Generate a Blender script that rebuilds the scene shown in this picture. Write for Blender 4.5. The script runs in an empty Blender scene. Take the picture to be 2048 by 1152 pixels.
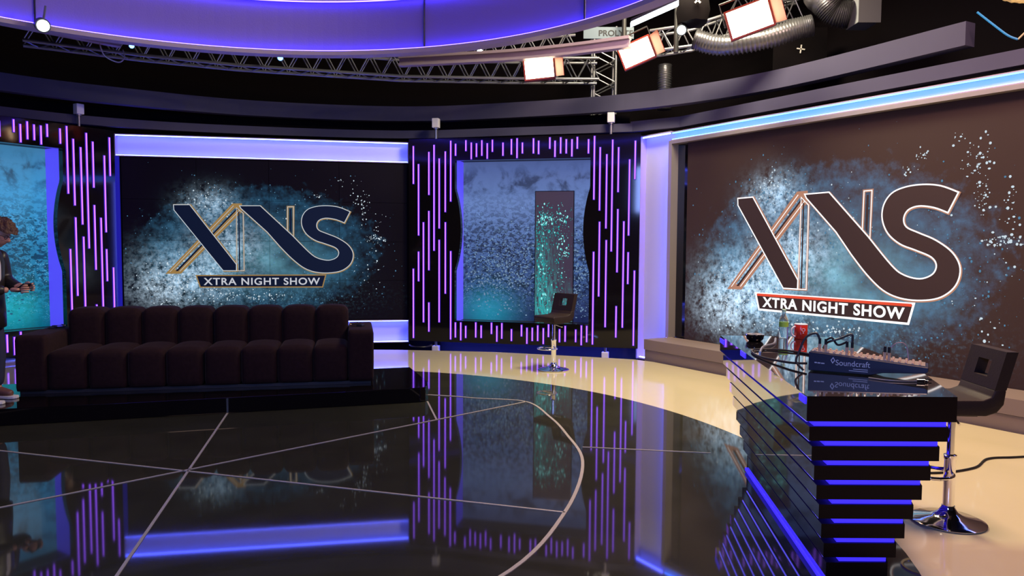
import bpy, bmesh, math, random
from mathutils import Vector, Matrix, Euler, noise
sc = bpy.context.scene
COL = sc.collection
PI = math.pi
rnd = random.Random(7)

# ------------------------------------------------------------------ camera, world, light, exposure
cam_d = bpy.data.cameras.new('camera'); cam = bpy.data.objects.new('camera', cam_d); COL.objects.link(cam)
cam_d.sensor_width = 36.0; cam_d.lens = 1480.0 / 2048.0 * 36.0; cam_d.clip_end = 100
th, ro = math.radians(3.3), math.radians(0.35)
F = Vector((0, math.cos(th), -math.sin(th))); R = Vector((1, 0, 0)); U = R.cross(F)
R2 = math.cos(ro) * R + math.sin(ro) * U; U2 = -math.sin(ro) * R + math.cos(ro) * U
cam.matrix_world = Matrix.Translation((0, 0, 1.55)) @ Matrix((R2, U2, -F)).transposed().to_4x4()
sc.camera = cam
sc.view_settings.view_transform = 'Standard'; sc.view_settings.look = 'None'
sc.view_settings.gamma = 1; sc.view_settings.use_curve_mapping = False
sc.view_settings.exposure = 0.0
w = bpy.data.worlds.new('world'); sc.world = w; w.use_nodes = True
w.node_tree.nodes['Background'].inputs[0].default_value = (0.55, 0.5, 0.8, 1)
w.node_tree.nodes['Background'].inputs[1].default_value = 0.012
try:
    sc.cycles.use_denoising = True
    sc.cycles.max_bounces = 8; sc.cycles.diffuse_bounces = 3; sc.cycles.glossy_bounces = 5
    sc.cycles.sample_clamp_indirect = 6
except Exception: pass

def area(name, loc, aim, size, power, color, size_y=None):
    d = bpy.data.lights.new(name, 'AREA'); d.energy = power; d.color = color; d.size = size
    if size_y: d.shape = 'RECTANGLE'; d.size_y = size_y
    o = bpy.data.objects.new(name, d); COL.objects.link(o); o.location = loc
    o.rotation_euler = (Vector(aim) - Vector(loc)).to_track_quat('-Z', 'Y').to_euler()
    return o
# added unseen fill lamps: three overhead, the header one behind the camera
area('fill_light_centre', (1.9, 8.2, 5.6), (0.8, 8.2, 0), 1.2, 420, (1.0, 0.86, 0.56))
area('fill_light_right', (3.0, 4.2, 5.4), (2.9, 5.0, 0), 1.2, 300, (1.0, 0.62, 0.48))
area('fill_light_header', (-1.0, -1.6, 3.3), (-1.0, 11.0, 3.5), 1.4, 190, (0.26, 0.38, 1.0))
area('fill_light_sofa', (-2.4, 3.0, 5.4), (-3.0, 7.2, 0.6), 1.0, 26, (1.0, 0.66, 0.55))

# ------------------------------------------------------------------ helpers
def mat(name, col, rough=0.5, metal=0.0, emit=None, estr=1.0, spec=0.5, bump=0, bscale=40, coat=0, var=0, sheen=0, ior=None, trans=0):
    m = bpy.data.materials.new(name); m.use_nodes = True
    nt = m.node_tree; b = nt.nodes['Principled BSDF']
    b.inputs['Base Color'].default_value = (*col, 1); b.inputs['Roughness'].default_value = rough
    b.inputs['Metallic'].default_value = metal; b.inputs['Specular IOR Level'].default_value = spec
    b.inputs['Coat Weight'].default_value = coat
    if ior: b.inputs['IOR'].default_value = ior
    if trans: b.inputs['Transmission Weight'].default_value = trans
    if sheen: b.inputs['Sheen Weight'].default_value = sheen; b.inputs['Sheen Roughness'].default_value = 0.4; b.inputs['Sheen Tint'].default_value = (0.45, 0.34, 0.32, 1)
    if emit: b.inputs['Emission Color'].default_value = (*emit, 1); b.inputs['Emission Strength'].default_value = estr
    if bump or var:
        tc = nt.nodes.new('ShaderNodeTexCoord'); nz = nt.nodes.new('ShaderNodeTexNoise')
        nz.inputs['Scale'].default_value = bscale; nz.inputs['Detail'].default_value = 5
        nt.links.new(tc.outputs['Object'], nz.inputs['Vector'])
        if bump:
            bp = nt.nodes.new('ShaderNodeBump'); bp.inputs['Strength'].default_value = bump; bp.inputs['Distance'].default_value = 0.01
            nt.links.new(nz.outputs[0], bp.inputs['Height']); nt.links.new(bp.outputs[0], b.inputs['Normal'])
        if var:
            mx = nt.nodes.new('ShaderNodeMix'); mx.data_type = 'RGBA'
            nt.links.new(nz.outputs[0], mx.inputs[0])
            mx.inputs[6].default_value = (*[c * (1 - var) for c in col], 1); mx.inputs[7].default_value = (*[min(1, c * (1 + var)) for c in col], 1)
            nt.links.new(mx.outputs[2], b.inputs['Base Color'])
    return m

class G:
    """collects geometry for one mesh"""
    def __init__(s): s.v = []; s.f = []; s.uv = None
    def add(s, vs, fs):
        n = len(s.v); s.v += [Vector(p) for p in vs]; s.f += [tuple(i + n for i in f) for f in fs]; return s
    def box(s, x0, x1, y0, y1, z0, z1, M=None):
        vs = [Vector((x, y, z)) for x in (x0, x1) for y in (y0, y1) for z in (z0, z1)]
        if M: vs = [M @ v for v in vs]
        return s.add(vs, [(0, 1, 3, 2), (4, 6, 7, 5), (0, 4, 5, 1), (2, 3, 7, 6), (0, 2, 6, 4), (1, 5, 7, 3)])
    def prism(s, pts, z0, z1, M=None):
        n = len(pts); vs = [Vector((p[0], p[1], z0)) for p in pts] + [Vector((p[0], p[1], z1)) for p in pts]
        if M: vs = [M @ v for v in vs]
        return s.add(vs, [tuple(range(n))[::-1], tuple(range(n, 2 * n))] + [(i, (i + 1) % n, n + (i + 1) % n, n + i) for i in range(n)])
    def tube(s, pts, r, seg=8, cap=True):
        pts = [Vector(p) for p in pts]; n = len(pts); rs = r if isinstance(r, (list, tuple)) else [r] * n
        vs = []; up = None
        for i, p in enumerate(pts):
            t = (pts[min(i + 1, n - 1)] - pts[max(i - 1, 0)]).normalized()
            if up is None: up = Vector((0, 0, 1)) if abs(t.z) < 0.9 else Vector((1, 0, 0))
            a = t.cross(up).normalized(); b = a.cross(t).normalized(); up = b
            for k in range(seg):
                an = 2 * PI * k / seg; vs.append(p + rs[i] * (math.cos(an) * a + math.sin(an) * b))
        fs = [(i * seg + k, i * seg + (k + 1) % seg, (i + 1) * seg + (k + 1) % seg, (i + 1) * seg + k) for i in range(n - 1) for k in range(seg)]
        if cap: fs += [tuple(range(seg))[::-1], tuple((n - 1) * seg + k for k in range(seg))]
        return s.add(vs, fs)
    def lathe(s, prof, seg=32, M=None, c=(0, 0, 0)):
        c = Vector(c); vs = []
        for r, z in prof:
            for k in range(seg):
                a = 2 * PI * k / seg; vs.append(Vector((r * math.cos(a), r * math.sin(a), z)) + c)
        if M: vs = [M @ v for v in vs]
        n = len(prof); fs = [(i * seg + k, i * seg + (k + 1) % seg, (i + 1) * seg + (k + 1) % seg, (i + 1) * seg + k) for i in range(n - 1) for k in range(seg)]
        fs += [tuple(range(seg))[::-1], tuple((n - 1) * seg + k for k in range(seg))]
        return s.add(vs, fs)
    def make(s, name, m, parent=None, smooth=False, bevel=0, bseg=2, sub=0, disp=0, uvf=None):
        me = bpy.data.meshes.new(name); me.from_pydata([tuple(v) for v in s.v], [], s.f); me.materials.append(m)
        bm = bmesh.new(); bm.from_mesh(me)
        bmesh.ops.recalc_face_normals(bm, faces=bm.faces)
        if bevel: bmesh.ops.bevel(bm, geom=list(bm.edges), offset=bevel, segments=bseg, affect='EDGES', profile=0.5)
        big = [f for f in bm.faces if len(f.verts) > 4]
        if big: bmesh.ops.triangulate(bm, faces=big)
        if sub: bmesh.ops.subdivide_edges(bm, edges=bm.edges, cuts=sub, use_grid_fill=True)
        if disp:
            for v in bm.verts: v.co += disp * noise.noise_vector(v.co * 9)
        if uvf:
            L = bm.loops.layers.uv.new('UVMap')
            for f in bm.faces:
                for l in f.loops: l[L].uv = uvf(l.vert.co)
        bm.to_mesh(me); bm.free()
        if smooth:
            for p in me.polygons: p.use_smooth = True
            try: me.set_sharp_from_angle(angle=math.radians(50))
            except Exception: pass
        o = bpy.data.objects.new(name, me); COL.objects.link(o)
        if parent: o.parent = parent
        return o
def tag(o, label, cat, group=None, kind=None):
    o['label'] = label; o['category'] = cat
    if group: o['group'] = group
    if kind: o['kind'] = kind
    return o
def thing(name, label, cat, loc=(0, 0, 0), rz=0, group=None):
    o = bpy.data.objects.new(name, None); COL.objects.link(o); o.location = loc; o.rotation_euler = (0, 0, rz)
    o.empty_display_size = 0.1
    return tag(o, label, cat, group)
def struct(o): o['kind'] = 'structure'; return o
def dup(root, label, loc=None, rz=None, mw=None):
    r = root.copy(); COL.objects.link(r)
    if loc is not None: r.location = loc
    if rz is not None: r.rotation_euler = (0, 0, rz)
    r['label'] = label
    for ch in list(root.children):
        c = ch.copy(); COL.objects.link(c); c.parent = r
        for g in list(ch.children):
            d = g.copy(); COL.objects.link(d); d.parent = c
    return r
def ang(P, Q): return math.atan2(Q[1] - P[1], Q[0] - P[0])
def catmull(pts, n=6, closed=False):
    pts = [Vector(p) for p in pts]; N = len(pts); out = []
    rng = range(N) if closed else range(N - 1)
    for i in rng:
        g = (lambda k: pts[k % N]) if closed else (lambda k: pts[max(0, min(N - 1, k))])
        p0, p1, p2, p3 = g(i - 1), g(i), g(i + 1), g(i + 2)
        for k in range(n):
            t = k / n
            out.append(0.5 * ((2 * p1) + (p2 - p0) * t + (2 * p0 - 5 * p1 + 4 * p2 - p3) * t * t + (3 * p1 - p0 - 3 * p2 + p3) * t ** 3))
    if not closed: out.append(pts[-1])
    return out

# ------------------------------------------------------------------ materials
M_black = mat('black_gloss', (0.005, 0.004, 0.005), 0.06, spec=0.5)
M_floor = mat('black_glossy_floor', (0.034, 0.034, 0.024), 0.04, spec=0.5, var=0.35, bscale=3)
M_beige = mat('cream_glossy_floor', (0.62, 0.55, 0.345), 0.07, spec=0.5, var=0.04, bscale=2)
M_drape = mat('black_drape', (0.005, 0.0035, 0.005), 0.95, spec=0.1, bump=0.4, bscale=6)
M_ceil = mat('dark_ceiling', (0.012, 0.011, 0.012), 0.9, spec=0.1)
M_sub = mat('dark_subfloor', (0.05, 0.045, 0.07), 0.6)
M_band = mat('grey_painted_header', (0.068, 0.064, 0.115), 0.7, spec=0.2, var=0.12, bscale=1.5)
M_ledge = mat('taupe_painted_ledge', (0.22, 0.17, 0.15), 0.55, spec=0.3)
M_trim = mat('brushed_metal_trim', (0.55, 0.50, 0.46), 0.35, 0.6)
M_inlay = mat('metal_floor_inlay', (0.50, 0.45, 0.36), 0.45, 0.2)
M_white = mat('white_lightbox_panel', (0.62, 0.60, 0.72), 0.6)
M_lip = mat('lilac_painted_lip', (0.42, 0.34, 0.46), 0.5)
M_fabric = mat('stretched_lilac_fabric', (0.24, 0.17, 0.42), 0.8, bump=0.2, bscale=60)
M_chrome = mat('polished_chrome', (0.85, 0.85, 0.87), 0.08, 1.0)
M_alu = mat('truss_aluminium', (0.30, 0.31, 0.36), 0.35, 0.7)
M_seat = mat('dark_brown_leatherette', (0.018, 0.009, 0.008), 0.6, spec=0.3, bump=0.1, bscale=80)
M_sofa = mat('dark_plum_velvet', (0.024, 0.012, 0.012), 0.9, spec=0.1, sheen=0.12, bump=0.25, bscale=25, var=0.35)
M_rail = mat('lilac_metal_rail', (0.42, 0.33, 0.38), 0.4, 0.3)
M_cable = mat('black_cable', (0.012, 0.012, 0.013), 0.5)
M_tube = mat('violet_led_tube', (0.1, 0.05, 0.2), 0.5, emit=(0.90, 0.26, 3.0), estr=1.0)
M_tubeb = mat('blue_halo_glow', (0.02, 0.01, 0.1), 0.5, emit=(0.05, 0.008, 0.55), estr=0.6)  # dim emission painting the blue halo round the tubes
M_ledblue = mat('blue_led_strip', (0.02, 0.02, 0.1), 0.5, emit=(0.055, 0.03, 1.6), estr=1.0)
M_ledcove = mat('cove_led_strip', (0.2, 0.2, 0.2), 0.5, emit=(0.068, 0.098, 1.0), estr=31)
M_ledring = mat('ring_led_strip', (0.2, 0.2, 0.2), 0.5, emit=(0.06, 0.04, 1.0), estr=20)
M_reveal = mat('violet_reveal_glow', (0.1, 0.1, 0.3), 0.5, emit=(0.075, 0.055, 0.85), estr=1.0)  # even emission stands in for light on the opening's side returns
M_navy = mat('navy_mixer_paint', (0.008, 0.009, 0.035), 0.4)
M_knob = mat('cream_knobs', (0.75, 0.52, 0.32), 0.4)
M_print = mat('white_print', (0.75, 0.72, 0.75), 0.5)
M_skin = mat('skin', (0.52, 0.27, 0.18), 0.5)
M_hair = mat('dark_brown_hair', (0.07, 0.028, 0.016), 0.6, bump=1.0, bscale=70)
M_jacket = mat('black_leather_jacket', (0.018, 0.014, 0.013), 0.4, bump=0.3, bscale=20)
M_jeans = mat('dark_blue_jeans', (0.02, 0.025, 0.06), 0.8, bump=0.2, bscale=60)
M_shirt = mat('white_shirt', (0.6, 0.58, 0.58), 0.8)
M_warm = mat('lit_lamp_face', (1, 1, 1), 0.5, emit=(1.0, 0.72, 0.42), estr=26)
M_spotw = mat('lit_spot_lens', (1, 1, 1), 0.5, emit=(0.85, 1.0, 0.92), estr=30)
M_spotb = mat('lit_blue_spot_lens', (0, 0, 1), 0.5, emit=(0.12, 0.35, 1.0), estr=7)
M_fluo = mat('fluorescent_lamp', (1, 1, 1), 0.5, emit=(0.75, 0.95, 1.0), estr=5)
M_red = mat('dark_red_housing', (0.22, 0.018, 0.008), 0.45)
M_dark = mat('black_housing', (0.02, 0.02, 0.024), 0.5)
M_foil = mat('silver_flexible_duct', (0.42, 0.42, 0.46), 0.28, 0.9)

# ------------------------------------------------------------------ the setting
CX, CY = -2.2, 4.95
edge = [(-9.5, 3.0), (-9.0, 6.5), (-7.6, 8.9), (-6.89, 9.85), (-5.5, 10.45), (-3.6, 10.85), (-1.65, 10.85), (-0.26, 10.69), (1.06, 10.28), (1.68, 10.06), (1.90, 9.86), (6.9, 1.9), (6.9, -1.5), (-9.5, -1.5)]
o = G().prism(edge, -0.10, 0.0).make('floor_cream', M_beige); struct(o)
disc = []
for k in range(128):
    a = 2 * PI * k / 128; r = 4.17 + (0.28 * max(0, math.cos(a + math.radians(30))) ** 8)
    disc.append((CX + r * math.cos(a), CY + r * math.sin(a)))
o = G().prism(disc, -0.05, 0.003).make('floor', M_floor); struct(o)
o = G().box(-14, 12, -4, 16, -0.35, -0.2).make('floor_studio', M_sub); struct(o)
o = G().box(-14, 12, -4, 16, 6.2, 6.3).make('ceiling', M_ceil); struct(o)

def flat_line(name, pts, wd, m, z0=0.002, z1=0.0065):
    g = G(); pts = [Vector((p[0], p[1])) for p in pts]; n = len(pts)
    vs = []
    for i, p in enumerate(pts):
        t = (pts[min(i + 1, n - 1)] - pts[max(i - 1, 0)]).normalized(); nn = Vector((-t.y, t.x)) * wd / 2
        vs += [(p.x + nn.x, p.y + nn.y, z1), (p.x - nn.x, p.y - nn.y, z1), (p.x + nn.x, p.y + nn.y, z0), (p.x - nn.x, p.y - nn.y, z0)]
    fs = []
    for i in range(n - 1):
        a, b = 4 * i, 4 * i + 4; fs += [(a, a + 1, b + 1, b), (a + 2, b + 2, b + 3, a + 3), (a, b, b + 2, a + 2), (a + 1, a + 3, b + 3, b + 1)]
    g.add(vs, fs); return struct(g.make(name, m))
def pol(a, r): a = math.radians(a); return (CX + r * math.cos(a), CY + r * math.sin(a))
rad = [(-180, 2.7), (-150, 2.7), (-120, 2.7), (-90, 2.68), (-60, 2.67), (-37, 2.67), (-16, 2.62), (6, 2.73), (22, 2.86), (33, 3.04), (44.5, 3.29), (53, 3.08), (62, 2.95), (90, 2.85), (120, 2.8), (150, 2.7)]
ring_pts = catmull([Vector((*pol(a, r), 0)) for a, r in rad], 8, closed=True); ring_pts.append(ring_pts[0])
flat_line('trim_1', [(p.x, p.y) for p in ring_pts], 0.022, M_inlay)
flat_line('trim_2', [pol(163.7, 2.7), pol(-16.3, 2.62)], 0.016, M_inlay)
flat_line('trim_3', [pol(223.4, 2.7), pol(44.5, 3.29)], 0.016, M_inlay)
flat_line('trim_4', [pol(102.8, 2.8), pol(-77, 2.68)], 0.016, M_inlay)
flat_line('trim_5', [(-0.662, 6.482), (-0.83, 7.24)], 0.016, M_inlay)
flat_line('trim_6', [(0.55, 5.615), (1.5, 5.47)], 0.008, M_inlay)

def band(name, path, z0, z1, th, m):
    pts = [Vector((p[0], p[1])) for p in path]; n = len(pts); vs = []
    for i, p in enumerate(pts):
        t = (pts[min(i + 1, n - 1)] - pts[max(i - 1, 0)]).normalized(); nn = Vector((-t.y, t.x)) * th
        vs += [(p.x, p.y, z0), (p.x, p.y, z1), (p.x + nn.x, p.y + nn.y, z0), (p.x + nn.x, p.y + nn.y, z1)]
    fs = []
    for i in range(n - 1):
        a, b = 4 * i, 4 * i + 4; fs += [(a, b, b + 1, a + 1), (a + 2, a + 3, b + 3, b + 2), (a + 1, b + 1, b + 3, a + 3), (a, a + 2, b + 2, b)]
    fs += [(0, 1, 3, 2), (4 * n - 4, 4 * n - 2, 4 * n - 1, 4 * n - 3)]
    return G().add(vs, fs).make(name, m)
pB = catmull([(-8.3, 7.6, 0), (-6.69, 9.76, 0), (-5.5, 10.72, 0), (-3.83, 11.3, 0), (-1.76, 11.62, 0), (-0.01, 11.25, 0), (1.72, 10.80, 0)], 8)
struct(band('trim_7', [(p.x, p.y) for p in pB], 3.2, 3.32, 0.12, M_band))
struct(band('trim_8', [(1.70, 10.82), (2.19 + 0.12, 10.3 + 0.07), (6.4, 3.85)], 3.20, 3.345, 0.12, M_band))
pA = catmull([(-8.2, 7.3, 0), (-6.52, 9.53, 0), (-5.34, 10.5, 0), (-3.89, 11.3, 0), (-1.77, 11.7, 0), (-0.02, 11.32, 0), (1.78, 10.52, 0), (3.14, 9.24, 0), (4.30, 7.17, 0)], 8)
struct(band('trim_9', [(p.x, p.y) for p in pA], 3.48, 3.705, 0.15, M_band))
pD = catmull([(-10.5, 6, 0), (-7.6, 10.2, 0), (-4.5, 12.3, 0), (-1.2, 12.9, 0), (2.6, 12.0, 0), (5.2, 9.2, 0), (7.4, 4.5, 0), (7.6, 0, 0)], 8)
struct(band('wall_back', [(p.x, p.y) for p in pD], -0.2, 6.2, 0.1, M_drape))
# dark masking strip between the two header bands and above the wall
struct(band('trim_10', [(p.x, p.y + 0.25) for p in pB], 2.9, 3.5, 0.05, M_drape))

# ------------------------------------------------------------------ screen graphics
class NT:
    def __init__(s, m): s.nt = m.node_tree
    def n(s, t, **k):
        x = s.nt.nodes.new(t)
        for a, b in k.items(): setattr(x, a, b)
        return x
    def lk(s, a, b): s.nt.links.new(a, b)
    def m(s, op, a, b=None, clamp=False):
        x = s.n('ShaderNodeMath', operation=op, use_clamp=clamp)
        for i, v in enumerate((a, b)):
            if v is None: continue
            if isinstance(v, (int, float)): x.inputs[i].default_value = v
            else: s.lk(v, x.inputs[i])
        return x.outputs[0]
    def blob(s, X, Z, cx, cz, rx, rz, p=1.0):
        dx = s.m('DIVIDE', s.m('SUBTRACT', X, cx), rx); dz = s.m('DIVIDE', s.m('SUBTRACT', Z, cz), rz)
        d = s.m('ADD', s.m('MULTIPLY', dx, dx), s.m('MULTIPLY', dz, dz))
        if p != 1.0: d = s.m('POWER', d, p)
        return s.m('EXPONENT', s.m('MULTIPLY', d, -1.0))
    def noise(s, vec, scale, detail=6, rough=0.6, dist=0.0):
        x = s.n('ShaderNodeTexNoise'); x.inputs['Scale'].default_value = scale; x.inputs['Detail'].default_value = detail
        x.inputs['Roughness'].default_value = rough; x.inputs['Distortion'].default_value = dist; s.lk(vec, x.inputs['Vector']); return x.outputs[0]
    def vor(s, vec, scale, feature='F1'):
        x = s.n('ShaderNodeTexVoronoi'); x.feature = feature; x.inputs['Scale'].default_value = scale; s.lk(vec, x.inputs['Vector']); return x.outputs['Distance']
    def step(s, v, lo, hi):
        x = s.n('ShaderNodeMapRange'); x.clamp = True; s.lk(v, x.inputs[0]); x.inputs[1].default_value = lo; x.inputs[2].default_value = hi; return x.outputs[0]
    def col(s, c, f):
        x = s.n('ShaderNodeVectorMath', operation='SCALE'); x.inputs[0].default_value = c; s.lk(f, x.inputs['Scale']); return x.outputs[0]
    def add(s, a, b):
        x = s.n('ShaderNodeVectorMath', operation='ADD'); s.lk(a, x.inputs[0]); s.lk(b, x.inputs[1]); return x.outputs[0]
    def scalev(s, vec, sc_):
        x = s.n('ShaderNodeMapping'); x.inputs['Scale'].default_value = sc_; s.lk(vec, x.inputs[0]); return x.outputs[0]

def space_mat(name, base, gain, rough, spec, seams):
    m = mat(name, base, rough, spec=spec, emit=(0, 0, 0), estr=gain); N = NT(m)
    uv = N.n('ShaderNodeTexCoord').outputs['UV']; sp = N.n('ShaderNodeSeparateXYZ'); N.lk(uv, sp.inputs[0]); X, Z = sp.outputs[0], sp.outputs[1]
    n1 = N.noise(uv, 2.2, 8, 0.62, 0.3); n2 = N.noise(uv, 7.0, 8, 0.7); n3 = N.noise(uv, 22, 4, 0.7)
    edge_ = N.step(N.m('ADD', N.blob(X, Z, 2.0, 1.45, 1.80, 1.0, 2.0), N.m('MULTIPLY', N.m('SUBTRACT', n2, 0.5), 1.1)), 0.38, 0.80)
    mk = N.m('MULTIPLY', edge_, N.step(N.m('ADD', n1, N.m('MULTIPLY', n2, 0.4)), 0.50, 0.95))
    c = N.col((0.012, 0.055, 0.115), N.m('MULTIPLY', edge_, N.step(n2, 0.2, 0.75)))
    c = N.add(c, N.col((0.02, 0.12, 0.22), N.m('MULTIPLY', mk, 0.9)))
    teal = N.m('MULTIPLY', N.blob(X, Z, 2.15, 1.30, 0.75, 0.42), N.step(n1, 0.25, 0.7))
    c = N.add(c, N.col((0.14, 0.34, 0.37), teal))
    cl = N.m('ADD', N.blob(X, Z, 0.95, 1.08, 0.62, 0.34), N.m('MULTIPLY', N.blob(X, Z, 1.28, 2.12, 0.30, 0.20), 0.75))
    cl = N.m('ADD', cl, N.m('MULTIPLY', N.blob(X, Z, 1.55, 1.55, 0.45, 0.30), 0.7))
    cl = N.m('ADD', cl, N.m('MULTIPLY', N.blob(X, Z, 0.55, 0.85, 0.35, 0.22), 0.5))
    cl = N.m('MULTIPLY', cl, N.step(N.m('ADD', N.m('MULTIPLY', n2, 0.6), N.m('MULTIPLY', n3, 0.5)), 0.46, 0.70))
    c = N.add(c, N.col((0.62, 0.78, 0.95), N.m('MULTIPLY', cl, 1.55)))
    halo = N.m('ADD', N.blob(X, Z, 1.0, 1.15, 0.80, 0.50, 1.5), N.m('MULTIPLY', N.blob(X, Z, 1.30, 2.10, 0.42, 0.26), 0.6))
    c = N.add(c, N.col((0.045, 0.15, 0.21), N.m('MULTIPLY', halo, N.step(n2, 0.3, 0.6))))
    low = N.m('MULTIPLY', N.blob(X, Z, 1.9, 0.72, 1.3, 0.22), N.step(n3, 0.5, 0.8))
    c = N.add(c, N.col((0.12, 0.30, 0.42), low))
    N.lk(c, m.node_tree.nodes['Principled BSDF'].inputs['Emission Color'])
    return m
M_spaceC = space_mat('video_wall_picture', (0.008, 0.006, 0.012), 0.60, 0.55, 0.08, True)
M_spaceR = space_mat('led_wall_picture', (0.045, 0.027, 0.026), 0.95, 0.7, 0.2, False)

def water_mat(name, cols, gain, tealc, dark):
    m = mat(name, (0.01, 0.01, 0.015), 0.3, emit=(0, 0, 0), estr=gain); N = NT(m)
    uv = N.n('ShaderNodeTexCoord').outputs['UV']; sp = N.n('ShaderNodeSeparateXYZ'); N.lk(uv, sp.inputs[0]); X, Z = sp.outputs[0], sp.outputs[1]
    t = N.m('DIVIDE', Z, 2.45)
    r = N.n('ShaderNodeValToRGB'); N.lk(t, r.inputs[0]); r.color_ramp.elements[0].color = (*cols[0], 1); r.color_ramp.elements[1].color = (*cols[3], 1)
    e = r.color_ramp.elements.new(0.35); e.color = (*cols[1], 1); e = r.color_ramp.elements.new(0.75); e.color = (*cols[2], 1)
    base = r.outputs[0]
    vec = N.scalev(uv, (1.0, 1.5, 1)); na = N.noise(vec, 13, 6, 0.65, 0.6); nb = N.noise(uv, 3.5, 6, 0.6, 0.4)
    v1 = N.vor(N.scalev(uv, (1, 1.6, 1)), 30)
    dens = N.m('MULTIPLY', N.step(t, 0.85, 0.50), N.step(t, -0.05, 0.20))
    speck = N.m('MULTIPLY', N.step(na, 0.475, 0.54), dens)
    hi = N.m('MULTIPLY', N.step(v1, 0.30, 0.12), N.m('MULTIPLY', N.step(nb, 0.42, 0.6), dens))
    f = N.m('SUBTRACT', 1.0, N.m('MULTIPLY', speck, dark))
    swirl = N.m('MULTIPLY', N.blob(t, N.m('MULTIPLY', nb, 1.0), 0.86, 0.62, 0.10, 0.10), 0.75)
    f = N.m('MULTIPLY', f, N.m('SUBTRACT', 1.0, swirl))
    f = N.m('MULTIPLY', f, N.m('ADD', 0.7, N.m('MULTIPLY', nb, 0.6)))
    sc2 = N.n('ShaderNodeVectorMath', operation='SCALE'); N.lk(base, sc2.inputs[0]); N.lk(f, sc2.inputs['Scale']); c = sc2.outputs[0]
    c = N.add(c, N.col((0.22, 0.45, 0.60), N.m('MULTIPLY', hi, 0.85)))
    c = N.add(c, N.col(tealc[0], N.blob(X, Z, tealc[1], tealc[2], tealc[3], tealc[3] * 0.8)))
    N.lk(c, m.node_tree.nodes['Principled BSDF'].inputs['Emission Color']); return m
M_waterC = water_mat('water_picture_centre', [(0.012, 0.020, 0.09), (0.05, 0.11, 0.30), (0.15, 0.25, 0.56), (0.08, 0.12, 0.33)], 0.9, ((0.0, 0.22, 0.30), 0.40, 0.12, 0.42), 0.78)
M_waterL = water_mat('water_picture_left', [(0.0, 0.08, 0.16), (0.02, 0.20, 0.38), (0.05, 0.34, 0.68), (0.05, 0.20, 0.38)], 0.95, ((0.0, 0.25, 0.25), 1.55, 0.25, 0.4), 0.72)
M_dotw = mat('white_bubble_pixels', (0, 0, 0), 0.5, emit=(0.75, 0.90, 1.0), estr=0.8)
M_dotb = mat('blue_bubble_pixels', (0, 0, 0), 0.5, emit=(0.10, 0.30, 0.50), estr=0.7)
M_flake = mat('pale_blue_flakes', (0, 0, 0), 0.5, emit=(0.22, 0.36, 0.56), estr=0.7)
M_fleck = mat('navy_flecks', (0, 0, 0), 0.5, emit=(0.01, 0.025, 0.09), estr=0.9)
M_fleckl = mat('deep_teal_flecks', (0, 0, 0), 0.5, emit=(0.01, 0.10, 0.20), estr=0.9)
M_dott = mat('teal_bubble_pixels', (0, 0, 0), 0.5, emit=(0.0, 0.55, 0.55), estr=0.7)
M_dotc = mat('pale_teal_bubble_pixels', (0, 0, 0), 0.5, emit=(0.3, 0.95, 0.95), estr=0.9)
M_logo_w = mat('white_logo_outline', (0, 0, 0), 0.5, emit=(0.70, 0.78, 0.85), estr=0.75)
M_logo_w2 = mat('bright_logo_outline', (0, 0, 0), 0.5, emit=(1.0, 0.95, 0.95), estr=1.3)
M_logo_g = mat('gold_logo_bevel', (0, 0, 0), 0.5, emit=(0.42, 0.25, 0.07), estr=0.75)
M_logo_g2 = mat('copper_logo_bevel', (0, 0, 0), 0.5, emit=(0.55, 0.26, 0.16), estr=0.85)
M_logo_f = mat('navy_logo_fill', (0.006, 0.006, 0.012), 0.4, emit=(0.004, 0.011, 0.038), estr=0.6, spec=0.08)
M_logo_f2 = mat('dark_logo_fill', (0.045, 0.027, 0.026), 0.7, spec=0.2, emit=(0.02, 0.04, 0.09), estr=0.06)
M_ban_r = mat('red_banner_edge', (0, 0, 0), 0.5, emit=(0.9, 0.08, 0.03), estr=0.9)
M_text_w = mat('white_logo_text', (0, 0, 0), 0.5, emit=(0.72, 0.74, 0.82), estr=0.75)
M_text_w2 = mat('bright_logo_text', (0, 0, 0), 0.5, emit=(1, 1, 1), estr=1.2)

def chunk(pts, sharp):
    """closed outline with smooth runs between the sharp corner indices"""
    out = []; n = len(pts); S = sorted(sharp)
    for a, b in zip(S, S[1:] + [S[0] + n]):
        run = [Vector((*pts[k % n], 0)) for k in range(a, b + 1)]
        out += ([(p.x, p.y) for p in catmull(run, 5)][:-1] if len(run) > 2 else [pts[a % n]])
    return out
XT = [(0.781, 2.113), (1.004, 2.117), (1.646, 1.241), (1.645, 1.148), (1.458, 1.148), (0.786, 2.037)]
XN = [(0.714, 1.13), (1.619, 2.111), (1.701, 2.112), (1.700, 2.04), (0.851, 1.138)]
I1 = [(1.659, 2.083), (1.755, 2.00), (1.755, 1.148), (1.650, 1.148)]
NS0 = [(1.701, 2.112), (1.997, 2.117), (2.454, 1.679), (2.705, 1.419), (2.832, 1.335), (2.986, 1.306), (3.102, 1.349), (3.136, 1.428), (3.085, 1.499), (2.936, 1.557), (2.784, 1.611), (2.658, 1.707), (2.595, 1.837), (2.604, 1.967), (2.681, 2.07), (2.813, 2.119), (2.98, 2.132), (3.146, 2.111), (3.308, 2.047), (3.222, 1.878), (3.094, 1.926), (2.952, 1.945), (2.85, 1.913), (2.811, 1.839), (2.841, 1.763), (2.964, 1.709), (3.122, 1.645), (3.276, 1.54), (3.349, 1.408), (3.316, 1.262), (3.191, 1.156), (3.01, 1.116), (2.805, 1.124), (2.627, 1.187), (2.451, 1.326), (2.277, 1.508), (2.092, 1.728), (1.725, 2.071)]
NS = chunk(NS0, [0, 1, 2, 18, 19, 35, 36, 37])
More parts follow.
